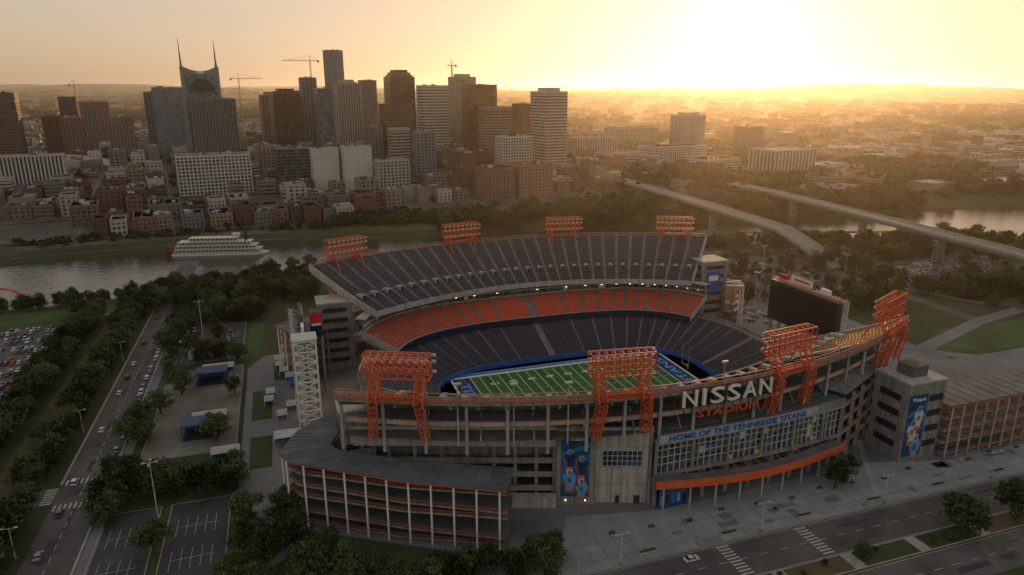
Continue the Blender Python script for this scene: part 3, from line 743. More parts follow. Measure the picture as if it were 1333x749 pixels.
for uu in (-231,-209.5):
    v=-62
    while v<188:
        if not(-34<v<-20): tree(uu+J(1.5),v,random.uniform(1.0,1.4))
        if uu==-231: tree(uu-7+J(1.5),v+J(2),random.uniform(.9,1.3))
        if uu==-209.5 and random.random()<.35: tree(uu-6+J(1.5),v+J(2),random.uniform(.7,1.1))
        v+=random.uniform(4.6,6.6)
for i in range(70): tree(random.uniform(-262,-206),random.uniform(-95,-38),random.uniform(1.1,1.6))
for i in range(30): tree(random.uniform(-290,-236),random.uniform(-15,55),random.uniform(.9,1.4))
for i in range(22): tree(-187+i*2.0+J(1),-38+J(3.5),random.uniform(.9,1.35))
for i in range(30): tree(-184+J(3.5),-15+J(45) if i<12 else random.uniform(70,160),random.uniform(.7,1.1))
for i in range(44): tree(random.uniform(-186,-140),random.uniform(146,176),random.uniform(.8,1.3))
for p in ((-154,-3),(-186,5),(-178,30),(-172,47),(-150,40),(-134,-73),(-141,-66),(-127,-82),(-118,-90),(-137,-88),(-147,-30),(-166,80),(-160,115),(-172,100),(-175,135),(-166,92),(-158,82),(-137,-96),(-125,-98),(-113,-98),(-141,-78),(-155,86),(-166,-70),(-150,82),(-163,128),(-144,-90),(-130,-66)): tree(p[0]+J(1),p[1]+J(1),random.uniform(.95,1.4))
for i in range(34): tree(-122+i*1.9+J(1.5),-104-i*.3+J(4),random.uniform(.55,1.05))
for i in range(120): tree(random.uniform(-210,-105),random.uniform(176,250),random.uniform(.9,1.5))
for i in range(60): tree(random.uniform(-320,-205),random.uniform(205,232),random.uniform(.7,1.1))
for p in ((47,-106,1.15),(52.5,-104.5,1.05),(63.6,-138,1.5),(69,-137,1.3),(87,-139,1.4),(100,-137,1.2),(110,-138,1.2),(124,-137,1.2),(140,-138,1.1),(28,-137.5,.6)): tree(*p)
for i in range(14): tree(random.uniform(-50,60),-138+J(2),random.uniform(.2,.35))
def inlot(u,v): return (158<u<257 and 73<v<262) or (283<u<422 and 68<v<142) or (273<u<402 and 163<v<217) or abs(u-263)<8
n_=0
while n_<420:
    u=random.uniform(150,470);v=random.uniform(20,330)
    if u<200 and v<75: continue
    if inlot(u,v) and random.random()<.93: continue
    if IV(u,v)[1]>np.interp(IV(u,v)[0],NBx,NBy)-6: n_+=.3; continue
    if 190<u<330 and -30<v<40: continue
    tree(u,v,random.uniform(.9,1.6)); n_+=1
for i in range(50): tree(random.uniform(290,380),random.uniform(-25,60),random.uniform(.8,1.3))
for k in range(5):
    for i in range(8): tree(164+i*11+J(2),83+k*26+J(1),random.uniform(.5,.8))
bank=empty('riverbank_trees')
for i in range(560):
    X=random.uniform(-70,480); Y=np.interp(X,FBx,FBy)+random.uniform(6,80 if X>0 else 40); u,v=S(X,Y); put(random.choice(TF),u,v,TZ(u,v)-1,random.uniform(.7,1.15),'tree',bank)
for i in range(300):
    X=random.uniform(-60,420); Y=np.interp(X,NBx,NBy)-random.uniform(2,32); u,v=S(X,Y); put(random.choice(TF),u,v,max(-4,TZ(u,v))-1,random.uniform(.5,.9),'tree',bank)
for i in range(150):
    X=random.uniform(-175,-20); Y=np.interp(X,FBx,FBy)+random.uniform(36,64); u,v=S(X,Y); put(random.choice(TF),u,v,TZ(u,v)-1,random.uniform(.6,1.),'tree',bank)
for i in range(90):
    X=random.uniform(-420,-170); Y=np.interp(X,FBx,FBy)+random.uniform(30,47); u,v=S(X,Y); put(random.choice(TF),u,v,TZ(u,v)-1,random.uniform(.35,.65),'tree',bank)
lw=MB()
pts=[(X,np.interp(X,FBx,FBy)) for X in range(-185,330,15)]
for (a,b_) in zip(pts[:-1],pts[1:]):
    q=[(a[0],a[1]+12),(b_[0],b_[1]+12),(b_[0],b_[1]+36),(a[0],a[1]+36)]; lw.face([(*S(*p),tz(*p)+.35) for p in q],LAWN)
lw.obj('riverbank_lawn')
# ------------------------------------------------------------------ city
CG=R(8)
HERO=[]
def tower(name,X0,X1,Y,zt,ratio=.8,style='grid',wall=CONC,gl=GL,fh=4.,pier=5.,crown=None,roof=ROOF,rot=CG):
    A_=X1-X0; Xc=(X0+X1)/2; phi=rot+R(18.6)+math.atan2(Xc,Y)
    w_=A_/(abs(math.cos(phi))+ratio*abs(math.sin(phi))); d_=w_*ratio
    Yc=Y+d_*.5; u,v=S(Xc,Yc); g=tz(Xc,Yc); HERO.append((u,v,max(w_,d_)*.62+4))
    mb=bld(u,v,g,w_,d_,zt,style,wall,gl,fh,pier,crown,roof,rot); mb.obj(name); return u,v,w_,d_
def bld(u,v,g,w_,d_,zt,style,wall,gl,fh,pier,crown,roof,rot,mb=None):
    mb=mb or MB(); H=zt-g; zb=g-8; c,s_=math.cos(rot),math.sin(rot)
    def q(x,y): return (u+c*x-s_*y,v+s_*x+c*y)
    core=gl if style!='blank' else wall
    mb.box(u,v,(zb+zt)/2,w_,d_,zt-zb,core,rot,mt=roof)
    n=max(1,int(round(H/fh))); f=H/n
    if style in('grid','bands','brick'):
        th=f*{'grid':.32,'bands':.5,'brick':.45}[style]
        for i in range(n+1):
            mb.box(u,v,g+i*f-(th/2 if i==n else 0),w_+.5,d_+.5,th,wall,rot,mt=roof)
    elif style=='glass':
        for i in range(n): mb.box(u,v,g+i*f,w_+.16,d_+.16,.5,wall,rot)
    elif style=='ribs':
        for i in range(0,n+1,1): mb.box(u,v,g+i*f,w_+.2,d_+.2,f*.25,CONCD,rot)
    if style in('grid','ribs','brick'):
        pw={'grid':.3,'ribs':.42,'brick':.5}[style]*pier; pr=.85 if style!='ribs' else 1.4
        for (L_,ax) in ((w_,0),(d_,1)):
            k=max(2,int(round(L_/pier)))
            for i in range(k+1):
                o=-L_/2+L_*i/k
                for sg in (-1,1):
                    x,y=q(o,sg*d_/2) if ax==0 else q(sg*w_/2,o)
                    mb.box(x,y,(g-4+zt+.25)/2,pw if ax==0 else pr,pr if ax==0 else pw,zt+.25-g+4,wall,rot)
    for sx,sy,ox,oy in ((w_+.9,.6,0,-d_/2),(w_+.9,.6,0,d_/2),(.6,d_-.4,-w_/2,0),(.6,d_-.4,w_/2,0)):
        x,y=q(ox,oy); mb.box(x,y,zt+.55,sx,sy,1.5,wall,rot)
    rg=random.Random(int(u*7+v))
    if crown=='box': mb.box(u,v,zt+3,w_*.6,d_*.6,6,wall,rot)
    elif crown=='tall': mb.box(u,v,zt+4,w_*.8,d_*.8,8,wall,rot); mb.box(u,v,zt+10,w_*.55,d_*.55,5,gl,rot)
    elif crown=='chamfer':
        for k,(sc,hz) in enumerate(((.88,4),(.74,4),(.56,4))): mb.box(u,v,zt+2+k*4,w_*sc,d_*sc,4,wall if k%2 else gl,rot)
    for i in range(rg.randint(3,8) if w_>14 else 1):
        x,y=q(rg.uniform(-.35,.35)*w_,rg.uniform(-.35,.35)*d_); a=rg.uniform(1.5,4.5); mb.box(x,y,zt+a*.3,a,a*rg.uniform(.6,1.3),a*.7+.2,rg.choice((CONCL,STEEL,CONCD,DARK)),rot)
    return mb
BRK=[mat('brick_%d'%i,c,.9,.4,.25) for i,c in enumerate([(.19,.085,.06),(.24,.13,.095),(.15,.08,.06),(.30,.2,.145),(.21,.15,.115)])]
STN=[mat('stone_%d'%i,c,.85,.3,.2) for i,c in enumerate([(.28,.24,.195),(.38,.34,.29),(.22,.19,.165),(.44,.41,.37),(.18,.17,.165),(.28,.22,.175)])]
WST=mat('white_stone',(.55,.52,.47),.8,.3,.12); BRN=mat('brown_cladding',(.14,.085,.055),.7,.3,.25); GRY=mat('grey_cladding',(.22,.23,.25),.7,.3,.2)
T_=tower
T_('office_tower',-760,-706,1000,126,.7,'bands',BRN,GLW)
T_('brick_office',-718,-686,1080,92,.8,'brick',BRK[0]); T_('brick_office',-690,-662,1080,90,.8,'brick',BRK[1]); T_('brick_office',-660,-625,1150,88,.8,'brick',BRK[3])
T_('hotel_tower',-831,-798,1300,118,1,'bands',BRK[2]); T_('hotel_tower',-798,-745,1300,110,.6,'grid',BRK[3])
T_('apartment_tower',-610,-580,1180,127,.8,'grid',STN[2]); T_('apartment_tower',-582,-526,1150,134,.6,'bands',GRY,GLB,crown=None)
T_('riverside_hotel',-390,-310,805,58,.35,'grid',WST,GL,4,4.2)
T_('ribbed_hotel',-625,-557,850,53,.4,'ribs',WST,GL,4,4)
T_('office_block',-445,-405,1250,122,.8,'grid',BRK[3],crown='box'); T_('office_block',-470,-438,1350,120,.8,'grid',STN[2])
T_('office_block',-412,-385,1330,128,.8,'bands',BRK[4])
T_('brown_glass_tower',-380,-330,1100,121,1,'glass',BRN,GLW,crown='chamfer')
T_('tower_under_construction',-357,-330,1200,150,1,'grid',CONC,DARK,4,6)
T_('slender_apartment_tower',-313,-282,1200,193,.7,'grid',GRY,GLB,4,4)
T_('glass_office_tower',-306,-270,1100,132,.7,'glass',GRY,GLB)
T_('stepped_office_tower',-272,-232,1080,140,.8,'ribs',STN[1],GL,4,4,crown='box')
T_('office_tower',-280,-247,1300,147,.8,'bands',STN[4],GLB)
T_('crowned_office_tower',-208,-158,1150,150,.9,'glass',STN[4],GLW,crown='chamfer')
T_('brown_office_tower',-197,-147,1040,110,.7,'bands',BRN,GLW)
T_('white_ribbed_tower',-151,-101,1120,137,.7,'bands',WST,GL,4.4,4,crown=None)
T_('crowned_office_tower',-112,-64,1250,152,.9,'grid',STN[1],GL,4,4,crown='box')
T_('dark_glass_tower',-80,-24,1120,138,.8,'glass',BRN,GLW)
T_('office_tower',-50,0,1050,106,.6,'bands',STN[0],GLW)
T_('office_tower',0,32,1180,108,.8,'bands',BRN,GLW)
T_('slab_apartment_tower',26,78,990,128,1.3,'bands',STN[3],GL,4,5,crown='box')
T_('white_office_block',-22,27,945,70,.5,'grid',WST,GL,4,4)
T_('glass_office_block',-292,-247,850,62,.6,'glass',GRY,GL)
T_('blank_concrete_block',-246,-212,845,62,.6,'blank',WST); T_('blank_concrete_block',-209,-172,850,64,.5,'blank',WST)
T_('beige_office',-169,-127,850,48,.5,'grid',STN[3],GL,4,5)
T_('office_block',-135,-105,950,75,.6,'grid',GRY,GL); T_('office_block',-170,-140,960,80,.6,'bands',STN[1])
T_('brick_apartments',-42,2,800,44,.6,'brick',BRK[1],GL,4,5); T_('brick_apartments',-2,48,820,46,.6,'brick',BRK[3],GL,4,5); T_('brick_apartments',-70,-44,830,42,.6,'brick',BRK[0],GL,4,5)
T_('state_office',96,181,1200,52,.4,'ribs',STN[3],GL,4,5); T_('state_office',189,297,1420,58,.4,'grid',STN[3])
T_('government_tower',307,372,1350,84,.8,'grid',STN[3],GL,4,4,crown='box'); T_('government_wing',212,322,1150,42,.35,'grid',WST,GL,4,4.5)
T_('government_block',478,538,1500,56,.8,'grid',STN[5],crown=None); T_('columned_archive',368,462,1050,44,.6,'ribs',WST,GL,5,7)
T_('low_office',275,365,1100,26,.6,'bands',WST,GL); T_('low_office',130,200,1080,38,.4,'bands',STN[3],GL)
def spired():
    Y=1030
    w_=50; d_=46; u,v=S(-448,Y+20); g=tz(-448,Y+20); HERO.append((u,v,45))
    mb=bld(u+8,v-6,g,58,44,118,'ribs',STN[2],GL,4,4,None,ROOF,CG)
    rot=CG; c,s_=math.cos(rot),math.sin(rot); uc,vc=u-6,v+8
    def q(x,y,z): return (uc+c*x-s_*y,vc+s_*x+c*y,z)
    mb.box(uc,vc,80,w_-4,d_*.7,144,GLB,rot)
    for z in range(24,151,4): mb.box(uc,vc,z,w_-3.7,d_*.7+.3,.6,GRY,rot)
    for sg in (-1,1):
        x=sg*(w_/2-1.6)
        mb.box(*q(x,0,90),4,d_*.74,146,GRY,rot); mb.box(*q(x,0,165.5),3,8,5,GRY,rot); mb.box(*q(x,0,170.5),2.2,3.4,5,GRY,rot)
        mb.cyl(q(x,0,173),q(x,0,186),1.2,.8,8,GRY); mb.cyl(q(x,0,186),q(x,0,202),.7,.3,8,DARK)
        for k in range(3): mb.box(*q(x,0,176+k*5),2.4,2.4,.5,GRY,rot)
    n=14
    for i in range(n):
        a=-1+2*i/n;b_=-1+2*(i+1)/n; xa=a*(w_/2-3.6);xb=b_*(w_/2-3.6); ya=163-6*(1-a*a);yb=163-6*(1-b_*b_)
        mb.hexa([q(xa,-d_*.35,152),q(xb,-d_*.35,152),q(xb,d_*.35,152),q(xa,d_*.35,152),q(xa,-d_*.35,ya),q(xb,-d_*.35,yb),q(xb,d_*.35,yb),q(xa,d_*.35,ya)],GRY)
    for i in range(n):
        a=-1+2*i/n;b_=-1+2*(i+1)/n; xa=a*17;xb=b_*17; za=128+19*math.sqrt(max(0,1-a*a)); zb=128+19*math.sqrt(max(0,1-b_*b_))
        mb.hexa([q(xa,-d_*.36-1,128),q(xb,-d_*.36-1,128),q(xb,-d_*.36,128),q(xa,-d_*.36,128),q(xa,-d_*.36-1,za),q(xb,-d_*.36-1,zb),q(xb,-d_*.36,zb),q(xa,-d_*.36,za)],DARK)
    mb.box(*q(0,-d_*.36-.4,155),9,.6,3,WHITE,rot)
    mb.obj('twin_spire_tower')
spired()
def crane(X,Y,z0,z1,jl,ang):
    mb=MB(); u,v=S(X,Y); YC=mat('crane_yellow',(.5,.3,.05),.6)
    lattice(mb,(u,v,z0),(u,v,z1),2,YC,12,.5); dx,dy=math.cos(ang),math.sin(ang)
    lattice(mb,(u-dx*14,v-dy*14,z1),(u+dx*jl,v+dy*jl,z1),1.3,YC,14,.32)
    mb.beam((u,v,z1),(u,v,z1+8),.8,YC); mb.beam((u,v,z1+8),(u+dx*jl*.8,v+dy*jl*.8,z1+1),.25,DARK); mb.beam((u,v,z1+8),(u-dx*13,v-dy*13,z1+1),.25,DARK)
    mb.box(u-dx*13,v-dy*13,z1-1.5,3,3,3,CONC); mb.obj('tower_crane')
crane(-335,1205,20,178,45,2.9); crane(-470,1240,20,150,40,-.2); crane(-760,1250,20,140,20,1.2); crane(-105,1262,150,172,14,1.9)
X=-378
while X<-142:
    wd=random.uniform(9,22); Y=np.interp(X,FBx,FBy)+random.uniform(58,66)
    T_('brick_commercial_building',X,X+wd,Y,tz(X,Y)+random.uniform(11,21),random.uniform(1.2,2.4),random.choice(('brick','brick','grid')),random.choice(BRK+[STN[3],STN[1],STN[4]]),GL,4,3.6)
    X+=wd+random.choice((.5,.8,1.,5))
X=-420
while X<-150:
    wd=random.uniform(12,28); Y=np.interp(X,FBx,FBy)+random.uniform(108,118)
    T_('brick_commercial_building',X,X+wd,Y,tz(X,Y)+random.uniform(9,22),random.uniform(.8,1.7),random.choice(('brick','grid','bands')),random.choice(BRK+STN),GL,4,4)
    X+=wd+random.choice((1,2,6))
def rotp(a,b_): c,s_=math.cos(CG),math.sin(CG); return (c*a-s_*b_,s_*a+c*b_)
def blocked(u,v,r):
    for a,b_,q in HERO:
        if (a-u)**2+(b_-v)**2<(q*.8+r)**2: return True
    return False
BW=78
for i in range(-26,16):
    for j in range(2,38):
        for k in range(3):
            for l in range(2):
                a=i*BW+13+k*21.5+10; b_=j*BW+13+l*32+14; u,v=rotp(a,b_); X,Y=IV(u,v)
                if Y<640 or abs(X)/Y>.80 or Y>2600: continue
                yf=np.interp(X,FBx,FBy)
                if Y<yf+125: continue
                if X>230+.1*(Y-1000): continue
                if X>-60 and Y<yf+170: continue
                if X>60 and random.random()<.35: continue
                w_=random.uniform(13,21);d_=random.uniform(14,31)
                if blocked(u,v,12): continue
                dens=.86 if Y<1600 else .6
                if random.random()>dens: continue
                core=max(0,1-abs(X+250)/450)
                h=random.uniform(5,17)+ (random.random()**3)*50*core*(1 if Y>900 else .3)
                if Y>1600: h*=.8
                g=tz(X,Y)
                mb=bld(u+random.uniform(-2,2),v+random.uniform(-2,2),g,w_,d_,g+h,random.choice(('brick','grid','bands','brick','blank')),random.choice(BRK+STN+[WST]),GL,4.2,5,None,random.choice((ROOF,CONCD,CONCL,CONC)),CG)
                mb.obj('commercial_building')
mb=MB()
for i in range(-13,8):
    p=[]
    for t in range(0,50):
        u,v=rotp(i*BW,240+t*40); X,Y=IV(u,v)
        if Y>np.interp(X,FBx,FBy)+30: p.append((u,v))
    if len(p)>2: mb.sheet(p,-5.5,5.5,lambda x,y:TZ(x,y)+.45,ASPHL); mb.sheet(p,-.15,.15,lambda x,y:TZ(x,y)+.5,PAINT)
for j in range(4,26):
    p=[]
    for t in range(-45,18):
        u,v=rotp(t*26,j*BW); X,Y=IV(u,v)
        if Y>np.interp(X,FBx,FBy)+40: p.append((u,v))
    if len(p)>2: mb.sheet(p,-4.5,4.5,lambda x,y:TZ(x,y)+.4,ASPHL)
p=[S(X,np.interp(X,FBx,FBy)+51) for X in range(-700,0,25)]
mb.sheet(p,-4,4,lambda x,y:TZ(x,y)+.5,ASPHL)
mb.obj('city_streets')
mb=MB(); u,v=S(-660,990)
for i in range(14):
    a=-1+2*i/14;b_=-1+2*(i+1)/14
    za=26+14*(1-a*a);zb=26+14*(1-b_*b_)
    mb.hexa([(u+a*90,v-30,18),(u+b_*90,v-30,18),(u+b_*90,v+40,18),(u+a*90,v+40,18),(u+a*90,v-30,za),(u+b_*90,v-30,zb),(u+b_*90,v+40,zb),(u+a*90,v+40,za)],STN[3])
for i in range(20): mb.box(u-80+i*8.4,v-30.3,23,.8,.6,9,CONCD)
mb.obj('arena')
for i in range(110):
    Y=random.uniform(900,2300); X=random.uniform(.42,.86)*Y
    if Y<np.interp(X,FBx,FBy)+70: continue
    u,v=S(X,Y)
    if blocked(u,v,25): continue
    HERO.append((u,v,24)); g=tz(X,Y); w_=random.uniform(30,85);d_=random.uniform(22,45);h=random.uniform(6,14)
    bld(u,v,g,w_,d_,g+h,random.choice(('blank','bands','grid')),random.choice((WST,STN[3],STN[1],BRK[3])),GL,4.5,8,None,random.choice((CONCL,WST,WST,CONC)),CG+random.choice((0,0,.5))).obj('warehouse')
mb=MB()
for i in range(2600):
    Y=1500+random.random()**1.5*9000; X=random.uniform(-.85,.85)*Y
    if Y<2500 and X<230: continue
    u,v=S(X,Y); g=tz(X,Y); k=random.choice((1,1,1,2.5)); a=random.uniform(9,18)*k;b_=random.uniform(9,16)*k;h=random.uniform(5,9)+ (random.random()<.03)*25
    mb.box(u,v,g+h/2,a,b_,h,random.choice(STN+BRK+[WST]),random.uniform(0,1.5),mt=random.choice((CONCL,ROOF,CONC,WST)))
mb.obj('suburban_houses')
far=empty('distant_trees')
for i in range(2400):
    Y=900+random.random()**1.7*9000; X=random.uniform(-.85,.9)*Y
    if Y<2400 and X<200: continue
    u,v=S(X,Y)
    if Y<2400 and blocked(u,v,28): continue
    put(random.choice(TC),u,v,tz(X,Y)-1,random.uniform(.7,1.2)*(1+Y/9000),'tree_clump',far)
for i in range(360):
    X=random.uniform(90,760);Y=np.interp(X,FBx,FBy)+random.uniform(25,380); u,v=S(X,Y)
    if blocked(u,v,14): continue
    put(random.choice(TF),u,v,tz(X,Y)-1,random.uniform(.7,1.1),'tree',far)
for i in range(620):
    Y=random.uniform(700,1700); X=random.uniform(-.8*Y,230); u,v=S(X,Y)
    if Y<np.interp(X,FBx,FBy)+45 or blocked(u,v,2): continue
    put(random.choice(TF),u,v,tz(X,Y)-1,random.uniform(.5,.85),'tree',far)
# ------------------------------------------------------------------ bridges
def bridge(pts,zs,wd,piers):
    mb=MB(); W=[S(*p) for p in pts]
    mb.strip(W,-wd/2,wd/2,[z-.8 for z in zs],zs,CONCL,mt=CONC)
    for o in (-wd/2+.3,wd/2-.3): mb.strip(W,o-.25,o+.25,[z+.01 for z in zs],[z+1.1 for z in zs],CONCL)
    for o in (-wd/2+2,0,wd/2-2): mb.strip(W,o-.4,o+.4,[z-3.4 for z in zs],[z-.82 for z in zs],mat('girder',(.2,.2,.17),.6))
    mb.strip(W,-.15,.15,[z+.02 for z in zs],[z+.06 for z in zs],PAINT)
    tot=[0]
    for a,b_ in zip(W[:-1],W[1:]): tot.append(tot[-1]+math.hypot(a[0]-b_[0],a[1]-b_[1]))
    for f in piers:
        d=f*tot[-1]; x=np.interp(d,tot,[p[0] for p in W]);y=np.interp(d,tot,[p[1] for p in W]);z=np.interp(d,tot,zs)
        a=W[0];b_=W[-1]; l=math.hypot(b_[0]-a[0],b_[1]-a[1]); n=(-(b_[1]-a[1])/l,(b_[0]-a[0])/l); rt=math.atan2(n[1],n[0])
        mb.box(x,y,(z-5.6-10)/2,wd*.42,3,z-5.6+10,CONC,rt)
        mb.hexa([(x+n[0]*s1*wd*k+(-n[1])*s2*1.6,y+n[1]*s1*wd*k+n[0]*s2*1.6,zz) for zz,k in ((z-5.6,.21),(z-3.5,.47)) for s1,s2 in ((-1,-1),(1,-1),(1,1),(-1,1))],CONC)
    mb.obj('road_bridge')
bridge([(120,960),(145,880),(159,826),(195,695),(228,575),(236,540),(246,505)],[19,20,20,20,18.5,12,2],17,[.12,.26,.42,.62,.8])
bridge([(270,930),(296,799),(318,680),(337,574),(362,467),(392,360),(450,240)],[16,19,20,20.5,19,11,2],18,[.1,.26,.42,.55,.66,.76,.85])
# ------------------------------------------------------------------ riverboat
mb=MB(); u,v=S(-249,577); ang=-R(18.6)+R(6); c,s_=math.cos(ang),math.sin(ang)
def q(x,y): return (u+c*x-s_*y,v+s_*x+c*y)
hull=[q(-38,-7),(q(30,-7)),q(38,-3),q(40,0),q(38,3),q(30,7),q(-38,7)]
BW_=mat('boat_white',(.6,.6,.58),.6,.8,.15)
mb.prism(hull,-4.6,-2.6,BW_)
for k,(x0,x1,hw) in enumerate(((-36,34,6.6),(-35,31,6.4),(-33,27,6),(-24,16,4.8))):
    z=-2.5+k*3.2; cx=(x0+x1)/2; mb.box(*q(cx,0),z+1.5,x1-x0-3,hw*2-3,3.,BW_,ang); mb.box(*q(cx,0),z+1.8,x1-x0-2.6,hw*2-2.6,1.3,GL,ang); mb.box(*q(cx,0),z+3.0,x1-x0,hw*2,.3,BW_,ang)
    nn=int((x1-x0)/3)
    for i in range(nn+1):
        x=x0+.3+(x1-x0-.6)*i/nn
        for y in (-hw+.2,hw-.2): mb.beam((*q(x,y),z),(*q(x,y),z+2.9),.22,BW_)
        mb.box(*q(x,-hw+1.25),z+1.6,.8,.2,2.6,BW_,ang)
    for y in (-hw+.2,hw-.2): mb.beam((*q(x0,y),z+1),(*q(x1,y),z+1),.12,BW_,.12); mb.beam((*q(x0,y),z+.6),(*q(x1,y),z+.6),.1,BW_,.1)
mb.box(*q(14,0),11.5,5,5,3,BW_,ang); mb.box(*q(14,0),13.2,6,6,.3,BW_,ang)
for y in (-3,3): mb.cyl((*q(22,y),7),(*q(22,y),18),.7,.6,10,DARK); mb.cyl((*q(22,y),17.6),(*q(22,y),18.6),1,1.1,10,DARK)
WR=mat('paddle_red',(.35,.05,.04))
for i in range(16):
    t=i/16*2*math.pi; a=q(-40.5+4*math.cos(t),0); z=-1+4*math.sin(t); mb.box(a[0],a[1],z,.8,9,.8,WR,ang)
mb.obj('riverboat')
mb=MB()
pts=[S(X,np.interp(X,FBx,FBy)) for X in (-400,-360,-320,-280,-240,-200)]
for k in range(5): mb.strip(pts,10+k*5,15+k*5,-3,-.5+k*1.1,mat('terrace_stone',(.18,.14,.11),.9,.2,.25))
mb.obj('riverfront_terraces')
mb=MB(); u,v=S(-322,418)
for r_,o in ((13,0),(10.5,3)):
    pr=None
    for i in range(22):
        t=-.3+i*.17; p=Vector((u-4+r_*math.cos(t)*1.2+o,v+o,1+r_*.75*math.sin(t)))
        if pr: mb.beam(pr,p,.7,RED)
        if i%2==0: mb.beam(p,Vector((u-4+(r_-2)*math.cos(t)*1.2+o,v+o+1.5,1+(r_-2)*.75*math.sin(t))),.3,RED)
        pr=p
mb.obj('steel_loop_sculpture')
# ------------------------------------------------------------------ vehicles
CARC=[(.6,.6,.6),(.05,.05,.055),(.3,.31,.33),(.3,.03,.03),(.04,.08,.2),(.7,.7,.68),(.12,.12,.12)]
GLD=mat('car_glass',(.02,.025,.03),.1,1,.1,spec=.6)
def car_mesh(i,suv):
    mb=MB(); pm=mat('car_paint_%d'%i,CARC[i],.3,1,.05,spec=.6); W=.92; TI=mat('tyre',(.02,.02,.02))
    hh_=1.75 if suv else 1.45; L_=2.3
    prof=[(-L_,.35),(-L_,.85),(-L_+.15,.95),(-1.75 if not suv else -2.1,1.0),(-1.1 if not suv else -1.9,hh_-.05),(-.9 if not suv else -1.6,hh_),(.35,hh_),(1.1,1.02),(1.9,.92),(L_-.05,.75),(L_,.4)]
    n=len(prof)
    for k in range(n):
        a=prof[k];b_=prof[(k+1)%n]
        wa=W-(.18 if a[1]>1.1 else 0); wb=W-(.18 if b_[1]>1.1 else 0)
        g_= (a[1]>1.1)!=(b_[1]>1.1)
        mb.face([(a[0],-wa,a[1]),(b_[0],-wb,b_[1]),(b_[0],wb,b_[1]),(a[0],wa,a[1])],GLD if g_ else pm)
    low=[p for p in prof if p[1]<=1.1]; up=[p for p in prof if p[1]>1.1]
    for sg in (-1,1):
        mb.face([(x,sg*W,z) for x,z in low],pm)
        iA=prof.index(up[0])-1; A_=prof[iA];B_=prof[prof.index(up[-1])+1]
        mb.face([(A_[0],sg*W,A_[1])]+[(x,sg*(W-.18),z) for x,z in up]+[(B_[0],sg*W,B_[1])],GLD)
        mb.beam((-.3,sg*(W-.02),1.0),(-.3,sg*(W-.17),hh_),.1,pm)
        for x in (-1.45,1.4): mb.cyl((x,sg*(W-.2),.34),(x,sg*(W+.02),.34),.34,.34,12,TI); mb.cyl((x,sg*(W+.02),.34),(x,sg*(W+.03),.34),.19,.19,8,STEEL)
        mb.box(L_-.02,sg*.65,.68,.08,.35,.14,WHITE); mb.box(-L_-.01,sg*.68,.78,.06,.3,.14,mat('tail_light',(.4,.02,.02)))
    return mb.mesh('car_mesh')
CARS=[car_mesh(i,s_) for i in range(7) for s_ in (0,1)]
def car(u,v,rot,z=.07,nm='parked_car'):
    o=bpy.data.objects.new(nm,random.choice(CARS)); o.location=(u,v,z); o.rotation_euler=(0,0,rot); COL.objects.link(o)
def bus(u,v,rot,z=.07):
    mb=MB(); c,s_=math.cos(rot),math.sin(rot)
    def q(x,y): return (u+c*x-s_*y,v+s_*x+c*y)
    mb.box(*q(0,0),z+1.75,12,2.5,2.7,WHITE,rot); mb.box(*q(0,0),z+3.2,11.4,2.3,.25,STEEL,rot); mb.box(*q(-1.5,0),z+3.45,3,1.6,.3,STEEL,rot)
    for y in (-1.27,1.27):
        mb.box(*q(0,y),z+2.15,11,.06,1.0,GLD,rot); mb.box(*q(0,y*1.003),z+1.1,11.6,.06,.3,BLUE,rot)
        for x in (-4,3.8): mb.cyl((*q(x,y*.9),z+.5),(*q(x,y*1.05),z+.5),.5,.5,12,mat('tyre',(.02,.02,.02)))
    mb.box(*q(6.02,0),z+2.1,.06,2.2,1.4,GLD,rot); mb.obj('coach_bus')
for v in range(-12,150,6):
    if random.random()<.85: car(-189.2+J(.15),v+J(.5),math.pi/2*random.choice((1,-1)))
for v in range(-60,180,19):
    if random.random()<.6: car(-198.3+J(.3),v+J(6),math.pi/2,nm='car')
for k in range(7):
    for x in range(20):
        for o in (-2.4,2.4):
            if random.random()<.6: car(-236-x*2.75,66+k*16.5+o,math.pi/2*random.choice((1,-1)))
for i in range(4): bus(-172+i*4.6,96,math.pi/2)
def fill(u0,u1,v0,v1,pr):
    y=v0+6
    while y<v1-4:
        x=u0+4.37
        while x<u1-4:
            for o in (-2.4,2.4):
                if random.random()<pr: car(x,y+o,math.pi/2*random.choice((1,-1)))
            x+=2.75
        y+=16.5
fill(160,255,75,190,.3); fill(150,255,205,260,.35); fill(285,420,70,140,.35); fill(275,400,165,215,.3); fill(-185,-148,112,144,.25)
for i in range(12):
    for j in range(3):
        if random.random()<.6: car(132+j*7,40+i*5.5,J(.1),.05)
for p in ((-20,-123,0),(150,-131,3.14),(200,-146,0)): car(*p,nm='car')
for i in range(16):
    u,v=rotp(-8*BW+random.choice((-3,3)),330+i*34+J(8)); car(u,v,math.pi/2+CG,TZ(u,v)+.5,'car')
